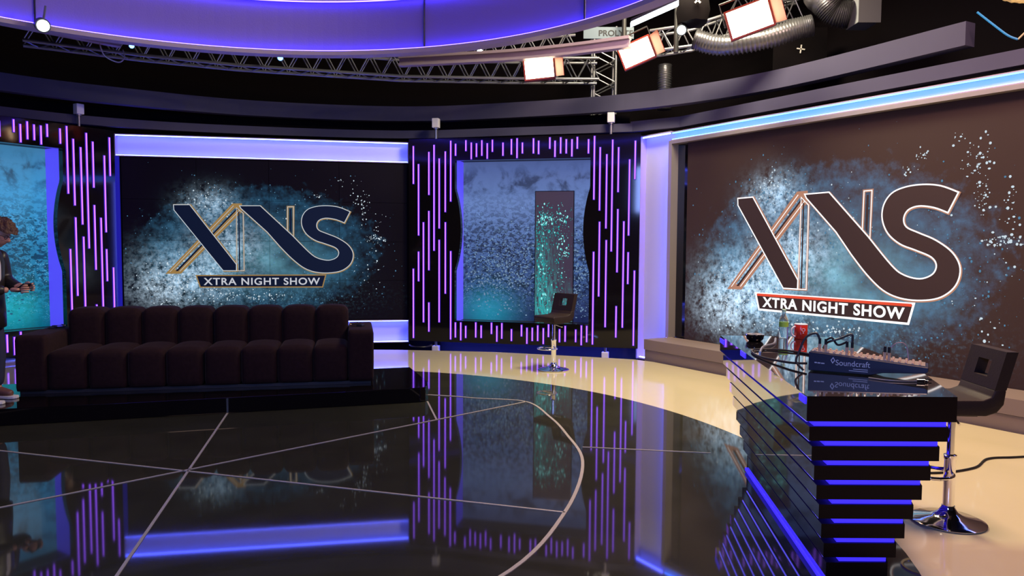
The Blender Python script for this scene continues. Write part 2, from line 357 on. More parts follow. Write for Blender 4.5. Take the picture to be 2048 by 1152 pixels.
I2 = [(2.392, 2.107), (2.477, 2.109), (2.472, 1.661), (2.387, 1.743)]
BAN = [(1.079, 1.076), (2.94, 1.082), (2.892, 0.899), (1.132, 0.903)]
def poly(pts, y, T):
    g = G(); g.add([(*(T(p)[0:1]), y, T(p)[1]) for p in pts], [tuple(range(len(pts)))]); return g
def ribbon(g, pts, wd, y, T, closed=True, off=(0, 0)):
    P = [Vector(T((p[0] + off[0], p[1] + off[1]))) for p in pts]; n = len(P); vs = []
    for i in range(n):
        a = P[(i - 1) % n] if closed or i else P[0]; b = P[(i + 1) % n] if closed or i < n - 1 else P[-1]
        d1 = (P[i] - a); d2 = (b - P[i]); d1 = d1.normalized() if d1.length > 1e-6 else d2.normalized(); d2 = d2.normalized() if d2.length > 1e-6 else d1
        t = (d1 + d2); t = t.normalized() if t.length > 0.05 else d1
        nn = Vector((-t.y, t.x)); k = min(2.0, 1 / max(0.3, nn.dot(Vector((-d1.y, d1.x)))))
        vs += [(P[i].x + nn.x * k * wd / 2, y, P[i].y + nn.y * k * wd / 2), (P[i].x - nn.x * k * wd / 2, y, P[i].y - nn.y * k * wd / 2)]
    fs = [(2 * i, 2 * i + 1, (2 * i + 3) % (2 * n), (2 * i + 2) % (2 * n)) for i in range(n if closed else n - 1)]
    return g.add(vs, fs)
def text_mesh(name, s, size, m, parent, M, weight=0.0, spacing=1.0, width=None):
    c = bpy.data.curves.new(name, 'FONT'); c.body = s; c.size = size; c.offset = weight; c.space_character = spacing; c.extrude = 0.0008
    t = bpy.data.objects.new(name, c); COL.objects.link(t)
    bpy.context.view_layer.update(); dg = bpy.context.evaluated_depsgraph_get()
    me = bpy.data.meshes.new_from_object(t.evaluated_get(dg)); bpy.data.objects.remove(t)
    xs = [v.co.x for v in me.vertices]; k = (width / (max(xs) - min(xs))) if width else 1; x0 = min(xs)
    for v in me.vertices: v.co = M @ Vector(((v.co.x - x0) * k, v.co.y, v.co.z))
    me.materials.clear(); me.materials.append(m)
    o = bpy.data.objects.new(name, me); COL.objects.link(o); o.parent = parent; return o
RX = Matrix.Rotation(PI / 2, 4, 'X')   # text plane XY -> XZ, facing -y

def dots(name, clusters, m, parent, T, y, seed, inside, rmin=0.004, rmax=0.013, tall=1.0):
    q = random.Random(seed); g = G()
    for cx, cz, rx, rz, n in clusters:
        for _ in range(n):
            x = cx + q.gauss(0, 1) * rx * 0.6; z = cz + q.gauss(0, 1) * rz * 0.6
            X, Z = T((x, z))
            if not inside(X, Z): continue
            r = rmin + (rmax - rmin) * q.random() ** 2.5; k = 6; st = q.uniform(0.6, 1.4) * tall
            g.add([(X + r * math.cos(2 * PI * j / k), y, Z + r * st * math.sin(2 * PI * j / k)) for j in range(k)], [tuple(range(k))])
    o = g.make(name, m, parent); o['kind'] = 'stuff'; return o
def logo(root, T, y, bright, sx):
    """flat graphic shown on the display, in layers a millimetre apart"""
    f = M_logo_f2 if bright else M_logo_f; wm = M_logo_w2 if bright else M_logo_w; gm = M_logo_g2 if bright else M_logo_g
    k = 1.45 if bright else 1.0
    e = bpy.data.objects.new('show_logo', None); COL.objects.link(e); e.parent = root
    g = G(); kb = 1.1 if bright else 1.0; ribbon(g, XN, 0.070 * kb, y, T); ribbon(g, I1, 0.020 * k, y, T); ribbon(g, I2, 0.030 * kb, y, T)
    ribbon(g, XT, 0.026 * kb, y, T, off=(0.012, -0.004)); ribbon(g, NS, 0.026 * kb, y, T, off=(0.004, -0.006)); g.make('logo_bevel', gm, e)
    g = G(); g.add([(T(p)[0], y - 0.0012, T(p)[1]) for p in [(0.79, 1.14), (1.66, 2.07), (1.685, 2.07), (0.825, 1.14)]], [(0, 1, 2, 3)])
    for q in ([(1.682, 2.03), (1.70, 2.02), (1.70, 1.15), (1.682, 1.15)], [(2.42, 2.07), (2.445, 2.07), (2.443, 1.72), (2.418, 1.75)]):
        g.add([(T(p)[0], y - 0.0012, T(p)[1]) for p in q], [(0, 1, 2, 3)])
    for q, yy in ((XT, 0.0014), (NS, 0.0018)):
        g.add([(T(p)[0], y - yy, T(p)[1]) for p in q], [tuple(range(len(q)))])
    g.make('logo_letter', f, e)
    g = G(); w_ = 0.010 * k
    ribbon(g, XT, w_, y - 0.0026, T); ribbon(g, NS, w_, y - 0.0030, T); ribbon(g, I1, w_ * 0.7, y - 0.0026, T); ribbon(g, I2, w_ * 0.7, y - 0.0026, T)
    ribbon(g, [XN[0], XN[1]], w_ * 0.6, y - 0.001, T, closed=False); ribbon(g, [XN[3], XN[4]], w_ * 0.6, y - 0.001, T, closed=False)
    g.make('logo_outline', wm, e)
    poly(BAN, y - 0.002, T).make('logo_banner', f, e)
    g = G(); ribbon(g, BAN, 0.016 * k, y - 0.0026, T); g.make('banner_outline', M_logo_w2 if bright else M_logo_g, e)
    if bright:
        g = G(); ribbon(g, [(1.10, 1.062), (2.92, 1.067)], 0.030, y - 0.003, T, closed=False); g.make('banner_highlight', M_ban_r, e)
    X0, Z0 = T((1.181, 0.9375)); X1, _ = T((2.854, 0.94)); _, Z1 = T((1.181, 1.040))
    text_mesh('logo_text', 'XTRA NIGHT SHOW', (Z1 - Z0) / 0.70, M_text_w2 if bright else M_text_w, e,
              Matrix.Translation((X0, y - 0.0045, Z0)) @ RX, weight=0.0045 if bright else 0.0025, spacing=1.12, width=X1 - X0)
CL_W = [(1.0, 1.02, 0.50, 0.30, 260), (0.62, 0.90, 0.25, 0.25, 120), (1.30, 2.17, 0.30, 0.17, 110), (1.45, 1.6, 0.4, 0.3, 60), (3.50, 2.20, 0.10, 0.14, 22), (3.42, 2.27, 0.14, 0.10, 14), (3.52, 1.93, 0.05, 0.18, 14), (3.75, 1.90, 0.08, 0.2, 12), (2.83, 2.27, 0.07, 0.05, 12), (3.68, 1.64, 0.13, 0.05, 50), (2.05, 0.76, 0.30, 0.06, 60), (1.5, 0.78, 0.3, 0.1, 50), (3.7, 1.35, 0.1, 0.2, 10), (3.3, 2.5, 0.2, 0.06, 10), (2.3, 1.9, 0.5, 0.3, 20), (3.55, 1.0, 0.2, 0.3, 14)]
CL_B = [(1.9, 1.5, 1.3, 0.75, 500), (0.9, 1.2, 0.55, 0.5, 260), (1.3, 2.15, 0.4, 0.3, 150), (3.4, 1.4, 0.5, 0.7, 120), (2.4, 0.75, 1.0, 0.18, 160)]

# ------------------------------------------------------------------ centre video wall with its two light boxes
def lightbox(name, label, P, rz, s0, s1, z0, z1, depth=0.09, lip=0.018, ends=(True, True), led=None):
    led = led or M_ledcove
    t = thing(name, label, 'light box', (P[0], P[1], 0), rz)
    G().box(s0, s1, depth, depth + 0.02, z0, z1).make('back_panel', M_white, t)
    g = G().box(s0, s1, 0, depth, z1 - 0.012, z1).box(s0, s1, 0, depth, z0, z0 + 0.012)
    if ends[0]: g.box(s0, s0 + 0.012, 0, depth, z0 + 0.012, z1 - 0.012)
    if ends[1]: g.box(s1 - 0.012, s1, 0, depth, z0 + 0.012, z1 - 0.012)
    g.make('frame', M_lip, t)
    G().box(s0 + 0.012, s1 - 0.012, 0.012, 0.030, z1 - 0.022, z1 - 0.012).make('led_strip', led, t)
    G().box(s0 + 0.012, s1 - 0.012, 0.012, 0.030, z0 + 0.012, z0 + 0.022).make('led_strip', led, t)
    return t
A = (-5.731, 10.74); B = (-1.604, 11.48); rA = ang(A, B); WA = 4.193
lightbox('light_box', 'long violet backlit strip across the top of the centre video wall', A, rA, 0.0, WA, 2.80, 3.12)
lightbox('light_box', 'low violet backlit strip under the centre video wall, seen right of the sofa', A, rA, 0.0, WA, 0.03, 0.385)
vw = thing('video_wall', 'centre video wall behind the sofa showing the gold edged show logo', 'video wall', (A[0], A[1], 0), rA)
G().box(0.0, WA, 0.02, 0.12, 0.388, 2.797).make('bezel', M_drape, vw)
uvw = 4.12 / 4
for i in range(4):
    for j in range(4):
        x0 = 0.08 + i * (WA - 0.10) / 4; x1 = 0.08 + (i + 1) * (WA - 0.10) / 4 - 0.005; z0 = 0.40 + j * 0.597; z1 = z0 + 0.593
        G().box(x0, x1, 0.010, 0.03, z0, z1).make('display', M_spaceC, vw, uvf=lambda c: (c.x, c.z))
idT = lambda p: (p[0], p[1])
insC = lambda X, Z: 0.1 < X < 4.15 and 0.45 < Z < 2.75
logo(vw, idT, 0.005, False, 1)
dots('bubble_graphic', CL_B, M_dotb, vw, idT, 0.0085, 3, insC, 0.003, 0.010)
dots('bubble_graphic', CL_W, M_dotw, vw, idT, 0.0075, 4, insC, 0.003, 0.012)
G().box(0.004, 0.055, -0.012, 0.02, 0.40, 2.80).make('spill_glow_strip', mat('dim_blue_spill_glow', (0.01, 0.01, 0.1), 0.5, emit=(0.012, 0.010, 0.50), estr=0.6), vw)  # blue spill at the wall edge, painted as dim emission

# ------------------------------------------------------------------ right wall: LED screen, frame, cove light, ledge
C = (2.19, 10.3); D = (4.64, 6.39); rC = ang(C, D); LC = 7.4
lightbox('light_box', 'long bright blue backlit strip over the right LED wall', C, rC, -0.02, LC, 3.005, 3.125, depth=0.07, ends=(False, True), led=mat('cyan_cove_led_strip', (0.2, 0.2, 0.2), 0.5, emit=(0.03, 0.15, 1.0), estr=20))
lb = thing('light_box', 'tall violet backlit pillar beside the right LED wall', 'light box', (C[0], C[1], 0), rC)
G().box(-0.62, -0.03, 0.10, 0.12, -0.1, 3.14).make('back_panel', M_white, lb)
G().box(-0.645, -0.62, -0.02, 0.12, -0.1, 3.14).box(-0.62, -0.03, 0.0, 0.10, -0.1, -0.08).box(-0.62, -0.03, 0.0, 0.10, 3.125, 3.14).make('frame', M_lip, lb)
G().box(-0.048, -0.036, 0.005, 0.045, -0.06, 3.0).make('led_strip', M_ledcove, lb)
G().box(-0.60, -0.05, 0.01, 0.03, 3.105, 3.12).make('led_strip', M_ledcove, lb)
G().box(-0.60, -0.05, 0.01, 0.03, -0.08, -0.065).make('led_strip', M_ledcove, lb)
lw = thing('led_wall', 'big brown-black right LED wall showing the bright show logo', 'LED wall', (C[0], C[1], 0), rC)
G().box(-0.03, 0.03, -0.03, 0.14, 0.28, 3.0).box(0.03, LC, -0.03, 0.14, 2.955, 3.0).make('frame', M_trim, lw)
G().box(0.03, 0.26, 0.10, 0.12, 0.28, 2.955).make('side_return', M_black, lw)
sT = lambda p: (1.132 + 1.058 * (p[0] - 0.781), 2.157 + 1.135 * (p[1] - 2.113))
iT = lambda X, Z: (0.781 + (X - 1.132) / 1.058, 2.113 + (Z - 2.157) / 1.135)
G().box(0.25, LC, 0.06, 0.14, 0.28, 2.955).make('screen', M_spaceR, lw, uvf=lambda c: iT(c.x, c.z))
insR = lambda X, Z: 0.3 < X < 6 and 0.3 < Z < 2.9
logo(lw, sT, 0.055, True, 1)
dots('bubble_graphic', [c for c in CL_B], M_dotb, lw, sT, 0.0585, 5, insR, 0.003, 0.012)
dots('bubble_graphic', CL_W + [(3.45, 2.38, 0.12, 0.12, 24), (3.50, 2.0, 0.03, 0.12, 14), (2.95, 2.40, 0.08, 0.06, 14), (3.73, 1.95, 0.04, 0.2, 12)], M_dotw, lw, sT, 0.0575, 6, insR, 0.004, 0.015)
dT = (0.531, -0.847)
ld = G(); ld.box(0.0, 7.0, -0.45, 0.05, 0.14, 0.28).box(0.01, 7.0, -0.44, 0.05, -0.02, 0.135)
lo = ld.make('trim_11', M_ledge); lo.location = (C[0], C[1], 0); lo.rotation_euler = (0, 0, rC); struct(lo)
wr = G().box(-0.66, LC, 0.145, 0.2, -0.2, 3.15).make('wall_right', M_drape); wr.location = (C[0], C[1], 0); wr.rotation_euler = (0, 0, rC); struct(wr)
wcg = G().box(-0.3, WA + 0.5, 0.125, 0.2, -0.2, 3.13).make('wall_centre', M_drape); wcg.location = (A[0], A[1], 0); wcg.rotation_euler = (0, 0, rA); struct(wcg)

# ------------------------------------------------------------------ decor panels of light tubes round a water screen
TUBES = [(0.078, 2.478, 3.045), (0.075, 0.116, 1.18), (0.16, 1.694, 2.771), (0.159, 0.994, 1.443), (0.238, 0.364, 1.89), (0.326, 2.309, 2.951), (0.325, 1.165, 2.061), (0.325, 0.222, 0.666), (0.408, 1.463, 3.055), (0.49, 1.801, 2.849), (0.49, 0.371, 1.624), (0.586, 2.049, 2.953), (0.588, 0.812, 1.89), (0.671, 2.207, 3.111), (0.673, 0.114, 1.454), (0.747, 2.89, 3.064), (0.908, 2.956, 3.112), (0.992, 2.833, 3.076), (1.072, 2.866, 3.063), (1.155, 2.882, 3.106), (1.238, 2.835, 3.06), (1.317, 2.937, 3.109), (1.478, 2.875, 3.064), (1.606, 2.89, 3.112), (1.691, 2.836, 3.121), (1.772, 2.903, 3.057), (1.937, 2.9, 3.114), (2.014, 2.888, 3.078), (2.18, 2.963, 3.122), (2.257, 2.842, 3.072), (2.34, 2.891, 3.118), (2.422, 2.89, 3.089), (2.505, 2.844, 3.087), (2.583, 2.954, 3.118), (2.746, 2.883, 3.081), (2.832, 2.219, 3.125), (2.915, 2.063, 2.963), (3.011, 1.804, 2.861), (2.919, 0.818, 1.895), (3.092, 1.473, 3.066), (3.019, 0.372, 1.631), (3.178, 2.324, 2.957), (3.179, 1.173, 2.076), (3.336, 1.703, 2.781), (3.267, 0.373, 1.901), (3.414, 2.504, 3.044), (3.335, 1.006, 1.458), (3.428, 0.116, 1.196), (3.175, 0.226, 0.677), (2.838, 0.112, 1.461), (0.749, 0.146, 0.372), (0.834, 0.106, 0.374), (0.912, 0.144, 0.323), (1.07, 0.156, 0.381), (1.155, 0.152, 0.337), (1.315, 0.218, 0.384), (1.399, 0.104, 0.337), (1.475, 0.152, 0.382), (1.624, 0.122, 0.295), (1.777, 0.197, 0.363), (1.86, 0.088, 0.323), (1.941, 0.133, 0.326), (2.023, 0.136, 0.363), (2.108, 0.093, 0.324), (2.185, 0.2, 0.385), (2.35, 0.129, 0.317), (2.434, 0.139, 0.368), (2.59, 0.138, 0.318), (2.673, 0.096, 0.382), (2.752, 0.143, 0.378)]
PW, PZ0, PZ1 = 3.49, 0.07, 3.15; OL, OR_, OZ0, OZ1 = 0.735, 2.775, 0.40, 2.82
def bulge(z):
    return 0.095 * max(0.0, math.cos((z - 1.78) / 0.60 * PI / 2)) ** 0.8 if abs(z - 1.78) < 0.60 else 0.0
def decor_panel(loc, rz, label, wmat, totem_):
    t = thing('decor_panel', label, 'decor panel', (loc[0], loc[1], 0), rz)
    g = G(); zs = [OZ0 + (OZ1 - OZ0) * i / 48 for i in range(49)]; T_ = 0.10
    g.box(0, PW, 0, T_, PZ0, OZ0).box(0, PW, 0, T_, OZ1, PZ1)
    for side in (0, 1):
        pts = []
        for z in zs:
            pts.append((OL + bulge(z) if side == 0 else OR_ - bulge(z), z))
        e0 = 0.0 if side == 0 else PW; n = len(pts); vs = []
        for x, z in pts: vs += [(e0, 0, z), (x, 0, z), (e0, T_, z), (x, T_, z)]
        fs = []
        for i in range(n - 1):
            a, b = 4 * i, 4 * i + 4; fs += [(a, a + 1, b + 1, b), (a + 2, b + 2, b + 3, a + 3), (a, b, b + 2, a + 2), (a + 1, a + 3, b + 3, b + 1)]
        g.add(vs, fs)
    g.make('frame_board', M_black, t)
    G().box(OL - 0.02, OL, T_, 0.48, OZ0 - 0.02, OZ1 + 0.02).make('reveal_glow', M_reveal, t)  # side returns with the glow put into the material, no lamp
    G().box(OR_, OR_ + 0.02, T_, 0.48, OZ0 - 0.02, OZ1 + 0.02).make('reveal_glow', M_reveal, t)
    G().box(OL - 0.02, OR_ + 0.02, T_, 0.48, OZ0 - 0.04, OZ0 - 0.02).make('recess_lining', M_dark, t)
    G().box(OL - 0.02, OR_ + 0.02, T_, 0.48, OZ1 + 0.02, OZ1 + 0.04).make('recess_lining', M_dark, t)
    G().box(OL - 0.02, OR_ + 0.02, 0.46, 0.48, OZ0 - 0.02, OZ1 + 0.02).make('water_screen', wmat, t, uvf=lambda c: (c.x - OL, c.z - OZ0))
    T_l = lambda p: (OL + p[0], OZ0 + p[1]); ins_ = lambda X, Z: OL + 0.03 < X < OR_ - 0.03 and OZ0 + 0.05 < Z < OZ1 - 0.9
    if totem_:
        dots('bubble_graphic', [(0.55, 0.75, 0.55, 0.45, 900), (1.1, 0.9, 0.4, 0.6, 300), (1.75, 0.7, 0.26, 0.7, 620)], M_flake, t, T_l, 0.4585, 21, ins_, 0.004, 0.018, 0.7)
        dots('bubble_graphic', [(0.6, 1.1, 0.6, 0.5, 700), (1.85, 1.2, 0.22, 0.6, 260)], M_fleck, t, T_l, 0.4590, 22, ins_, 0.004, 0.016, 0.6)
    else:
        dots('bubble_graphic', [(1.4, 1.3, 0.5, 0.7, 1100), (1.5, 0.6, 0.5, 0.4, 300)], M_fleckl, t, T_l, 0.4590, 23, ins_, 0.005, 0.022, 0.5)
    for s, a, b in TUBES:
        ch = G().box(s - 0.017, s + 0.017, -0.006, 0.0, a - 0.008, b + 0.008).make('light_tube', M_tubeb, t)  # flat strip behind the core carries the painted halo
        G().tube([(s, -0.012, a), (s, -0.012, b)], 0.0085, 6).make('glowing_core', M_tube, ch)
    return t
P0 = (-1.587, 11.38); P1 = (1.823, 10.618)
p1 = decor_panel(P0, ang(P0, P1), 'black panel of violet light tubes round the middle water screen', M_waterC, True)
L1 = (-5.709, 10.70); ra = ang((-7.57, 7.752), L1)
L0 = (L1[0] - PW * math.cos(ra), L1[1] - PW * math.sin(ra))
p2 = decor_panel(L0, ra, 'black panel of violet light tubes cut off by the left picture edge', M_waterL, False)
G().box(PW - 0.01, PW + 0.0, 0.02, 0.10, 0.1, 3.1).make('spill_glow_strip', M_tubeb, p2)  # emissive strip added for the blue spill beside the video wall
# narrow screen standing in front of the middle water screen
tt = thing('narrow_screen', 'narrow dark upright screen with teal bubbles in the middle opening', 'screen', (P0[0], P0[1], 0), ang(P0, P1))
G().box(1.90, 2.50, 0.34, 0.40, 0.385, 2.375).make('casing', M_black, tt)
M_tot = mat('narrow_screen_picture', (0.02, 0.015, 0.02), 0.4, emit=(0, 0, 0), estr=0.9); N = NT(M_tot)
uv = N.n('ShaderNodeTexCoord').outputs['UV']; sp = N.n('ShaderNodeSeparateXYZ'); N.lk(uv, sp.inputs[0]); X, Z = sp.outputs[0], sp.outputs[1]
nv = N.noise(N.scalev(uv, (9, 1.6, 1)), 3.0, 6, 0.7)
dd = N.m('MULTIPLY', N.step(Z, 1.75, 0.2), N.m('ADD', N.blob(X, Z, 0.10, 0.6, 0.20, 1.3), N.m('MULTIPLY', N.step(Z, 0.7, 0.0), 0.6)))
cc = N.add(N.col((0.0, 0.42, 0.42), N.m('MULTIPLY', N.step(nv, 0.40, 0.62), dd)), N.col((0.035, 0.022, 0.045), N.step(Z, -1, 0.0)))
N.lk(cc, M_tot.node_tree.nodes['Principled BSDF'].inputs['Emission Color'])
G().box(1.91, 2.49, 0.335, 0.345, 0.395, 2.365).make('display', M_tot, tt, uvf=lambda c: (c.x - 1.91, c.z - 0.395))
insT = lambda X, Z: 1.925 < X < 2.475 and 0.42 < Z < 2.20
dots('bubble_graphic', [(2.0, 1.2, 0.12, 0.9, 420), (2.2, 1.9, 0.3, 0.25, 160), (2.2, 1.3, 0.3, 0.9, 260), (2.2, 0.6, 0.35, 0.25, 200)], M_dott, tt, idT, 0.333, 11, insT, 0.003, 0.010, 1.5)
dots('bubble_graphic', [(2.06, 1.93, 0.12, 0.08, 60), (2.3, 2.0, 0.1, 0.12, 30), (2.33, 1.55, 0.1, 0.2, 30), (2.38, 1.45, 0.04, 0.05, 14), (2.0, 1.3, 0.1, 0.6, 60), (2.25, 0.8, 0.2, 0.5, 50)], M_dotc, tt, idT, 0.331, 12, insT, 0.004, 0.014, 1.3)
# panel hangers and feet, fixed to the panels
def hanger(p, sx):
    st_ = G().tube([(sx, 0.05, 3.15), (sx, 0.05, 3.31)], 0.018, 10).tube([(sx, 0.05, 3.30), (sx, 0.05, 3.32)], 0.035, 10).make('hanger', M_alu, p)
    G().box(sx - 0.05, sx + 0.05, 0.0, 0.10, 3.32, 3.46).make('clamp_block', M_print, st_, bevel=0.006)
def foot(p, sx):
    st_ = G().tube([(sx, 0.05, 0.0), (sx, 0.05, 0.07)], 0.02, 10).make('foot', M_alu, p)
    G().box(sx - 0.05, sx + 0.05, 0.0, 0.10, -0.2, 0.0).make('foot_block', M_print, st_, bevel=0.006)
rP = ang(P0, P1)
hanger(p1, 0.42); hanger(p1, 3.06); hanger(p2, 3.03); foot(p1, 0.42); foot(p1, 3.02)
sk = G().box(-0.2, 3.7, 0.60, 0.64, -0.2, 0.5).make('baseboard_back', M_band); sk.location = (P0[0], P0[1], 0); sk.rotation_euler = (0, 0, rP); struct(sk)
us = G().box(0.1, 3.4, 0.12, 0.14, 0.075, 0.09).make('under_glow_strip', M_ledcove, p1)
us = G().box(0.1, 3.4, 0.12, 0.14, 0.075, 0.09).make('under_glow_strip', M_ledcove, p2)
# cable by the foot of the panel
tag(G().tube(catmull([(-1.56, 11.25, 0.02), (-1.50, 11.12, 0.014), (-1.38, 11.06, 0.014), (-1.28, 11.10, 0.014), (-1.22, 11.26, 0.02)], 8), 0.012, 6).make('cable', M_cable, smooth=True), 'short black cable looping under the left end of the middle panel', 'cable')

# ------------------------------------------------------------------ overhead ring
RX_, RY_, RR = -2.33, 4.92, 4.33
rg = thing('ceiling_ring', 'huge hanging ring of violet lit fabric over the stage', 'light ring', (RX_, RY_, 3.85))
def arc_g(a0, a1, prof, n):
    g = G(); vs = []; k = len(prof)
    for i in range(n + 1):
        a = math.radians(a0 + (a1 - a0) * i / n)
        for r, z in prof: vs.append((r * math.cos(a), r * math.sin(a), z))
    fs = [(i * k + j, (i + 1) * k + j, (i + 1) * k + (j + 1) % k, i * k + (j + 1) % k) for i in range(n) for j in range(k)]
    fs += [tuple(range(k))[::-1], tuple(n * k + j for j in range(k))]
    return g.add(vs, fs)
seams = [44.6, 73.1, 131.3, 160, 189, 218, 247, 276, 305, 334, 15.5 + 360 - 0, 404.6]
for a, b in [(44.6, 73.1), (73.1, 131.3), (131.3, 160), (160, 195), (195, 250), (250, 305), (305, 360), (0, 44.6)]:
    arc_g(a + 0.12, b - 0.12, [(RR, 0.05), (RR + 0.05, 0.05), (RR + 0.05, 0.655), (RR, 0.655)], 24).make('fascia_panel', M_fabric, rg)
    arc_g(a, b, [(RR - 0.085, 0.0), (RR + 0.07, 0.0), (RR + 0.07, 0.05), (RR - 0.085, 0.05)], 24).make('bottom_lip', M_lip, rg)
    arc_g(a, b, [(RR - 0.06, 0.655), (RR + 0.07, 0.655), (RR + 0.07, 0.68), (RR - 0.06, 0.68)], 24).make('top_lip', M_lip, rg)
    arc_g(a, b, [(RR - 0.075, 0.052), (RR - 0.050, 0.052), (RR - 0.050, 0.060), (RR - 0.075, 0.060)], 24).make('led_strip', M_ledring, rg)
    arc_g(a, b, [(RR - 0.055, 0.645), (RR - 0.035, 0.645), (RR - 0.035, 0.653), (RR - 0.055, 0.653)], 24).make('led_strip', M_ledring, rg)
for a in (44.6, 73.1, 131.3):
    c_, s_ = math.cos(math.radians(a)), math.sin(math.radians(a)); r = RR - 0.012
    G().tube([(r * c_, r * s_, 0.05), (r * c_, r * s_, 2.3)], 0.008, 6).make('hanging_wire', M_cable, rg)

# ------------------------------------------------------------------ rails, truss, ducts
def truss(name, label, pts, hh=0.30, r=0.022, group=None, vertical=False):
    t = thing(name, label, 'truss', tuple(pts[0]), 0, group)
    base = Vector(pts[0]); P = [Vector(p) - base for p in pts]
    ch = [[], [], [], []]
    for i, p in enumerate(P):
        d = (P[min(i + 1, len(P) - 1)] - P[max(i - 1, 0)]).normalized()
        if vertical: a, b = Vector((1, 0, 0)) * hh, Vector((0, 1, 0)) * hh
        else: a = Vector((0, 0, hh)); b = Vector((-d.y, d.x, 0)).normalized() * hh
        for k, o_ in enumerate((Vector(), a, a + b, b)): ch[k].append(p + o_)
    g = G(); bars = []
    for c in ch: G().tube(c, r, 8).make('chord', M_alu, t, smooth=True)
    seg = hh * 1.05
    for f0, f1 in ((0, 1), (1, 2), (3, 2), (0, 3)):
        for i in range(len(P) - 1):
            L = (ch[f0][i + 1] - ch[f0][i]).length; n = max(1, round(L / seg)); flip = 0
            for k in range(n):
                s0, s1 = k / n, (k + 1) / n
                a = ch[f0][i].lerp(ch[f0][i + 1], s0); b = ch[f1][i].lerp(ch[f1][i + 1], (s0 + s1) / 2); c = ch[f0][i].lerp(ch[f0][i + 1], s1)
                bars.append((a, b)); bars.append((b, c))
    for a, b in bars: g.tube([a, b], r * 0.42, 5)
    g.make('lattice', M_alu, t, smooth=True); return t
truss('lighting_truss', 'long silver lattice truss hanging behind the violet ring', [(-5.9, 9.05, 3.98), (-4.8, 9.75, 3.98), (-3.74, 10.25, 3.98), (-1.58, 10.85, 3.98), (-0.02, 10.95, 3.98), (1.25, 10.95, 3.98)])
truss('lighting_truss', 'silver truss crossing above the two left softlights towards the ring', [(-1.5, 10.2, 4.05), (-0.2, 10.3, 4.15), (0.85, 10.25, 4.24)], 0.24, 0.02)
truss('tower_truss', 'upright silver truss tower behind the header by the white sign', [(1.22, 11.36, 3.2), (1.22, 11.36, 4.85)], 0.33, 0.022, vertical=True)
truss('lighting_truss', 'silver lattice truss at upper right by the moving head covers', [(1.80, 9.95, 4.12), (2.35, 9.7, 4.14), (3.1, 9.9, 4.42), (3.8, 9.9, 4.55)], 0.27, 0.02)
truss('lighting_truss', 'thin truss above the silver duct at the top right', [(2.95, 10.3, 4.75), (3.7, 10.1, 4.9), (4.5, 9.4, 5.0)], 0.22, 0.018)
def rail(name, label, pts):
    t = thing(name, label, 'rail', tuple(pts[0])); b = Vector(pts[0])
    P = catmull([Vector(p) - b for p in pts], 8); n = len(P)
    for nm, dz0, dz1, wd in (('top_flange', 0.10, 0.135, 0.10), ('web', 0.03, 0.10, 0.03), ('bottom_flange', 0.0, 0.03, 0.10)):
        vs = []
        for i, p in enumerate(P):
            d = (P[min(i + 1, n - 1)] - P[max(i - 1, 0)]).normalized(); q = Vector((-d.y, d.x, 0)).normalized() * wd / 2
            vs += [p + q + Vector((0, 0, dz0)), p - q + Vector((0, 0, dz0)), p - q + Vector((0, 0, dz1)), p + q + Vector((0, 0, dz1))]
        fs = [(4 * i + j, 4 * i + (j + 1) % 4, 4 * i + 4 + (j + 1) % 4, 4 * i + 4 + j) for i in range(n - 1) for j in range(4)] + [(3, 2, 1, 0), (4 * n - 4, 4 * n - 3, 4 * n - 2, 4 * n - 1)]
        G().add(vs, fs).make(nm, M_rail, t)
    return t
rail('curtain_rail', 'lilac curved beam with an open end hanging over the middle panel', [(-1.49, 9.85, 3.88), (-0.17, 9.55, 3.88), (0.63, 9.25, 3.88), (1.37, 8.86, 3.88)])
rail('curtain_rail', 'lilac curved beam at upper left running under the ring', [(-6.1, 7.7, 3.93), (-5.62, 8.25, 3.93), (-5.23, 8.68, 3.93), (-4.80, 9.17, 3.93)])
tag(G().tube(catmull([(-4.95, 9.0, 3.93), (-4.92, 9.05, 3.80), (-4.80, 9.12, 3.74), (-4.74, 9.16, 3.80), (-4.76, 9.17, 3.90)], 8), 0.008, 6).make('cable', M_rail, smooth=True), 'pale cable loop hanging from the end of the upper left beam', 'cable')

def corrugated(name, label, pts, r):
    P = catmull([Vector(p) for p in pts], 40); rs = []
    for i in range(len(P)): rs.append(r * (1.0 + 0.10 * math.sin(i * PI / 2) + 0.05 * noise.noise(P[i] * 7)))
    return tag(G().tube(P, rs, 20).make(name, M_foil, smooth=True), label, 'duct')
corrugated('flexible_duct', 'crinkled silver duct sagging above the right header, left of the white box', [(2.25, 9.35, 4.12), (2.55, 9.25, 4.02), (3.0, 9.1, 4.05), (3.35, 9.0, 4.14), (3.55, 8.95, 4.18)], 0.12)
corrugated('flexible_duct', 'bent silver duct curving into a pale box at the top right', [(3.72, 9.3, 4.65), (3.74, 9.1, 4.50), (3.86, 9.05, 4.36), (4.02, 9.0, 4.32)], 0.15)
corrugated('flexible_duct', 'short upright silver duct behind the header beside the black pole', [(2.22, 11.0, 3.55), (2.22, 11.0, 3.9), (2.22, 11.0, 4.2)], 0.10)
bx = thing('duct_box', 'pale square duct box at the top right of the rig', 'box', (4.17, 8.95, 4.18))
G().box(-0.14, 0.10, -0.15, 0.2, 0.0, 0.30).make('box_body', mat('pale_grey_metal', (0.35, 0.37, 0.42), 0.5), bx, bevel=0.006)
G().box(-0.15, 0.11, -0.16, -0.15, -0.01, 0.31).make('flange', M_alu, bx)
tag(G().tube([(2.02, 9.35, 3.95), (2.02, 9.35, 6.2)], 0.03, 10).make('drop_pole', M_dark, smooth=True), 'black vertical drop pole right of the middle softlight', 'pole')
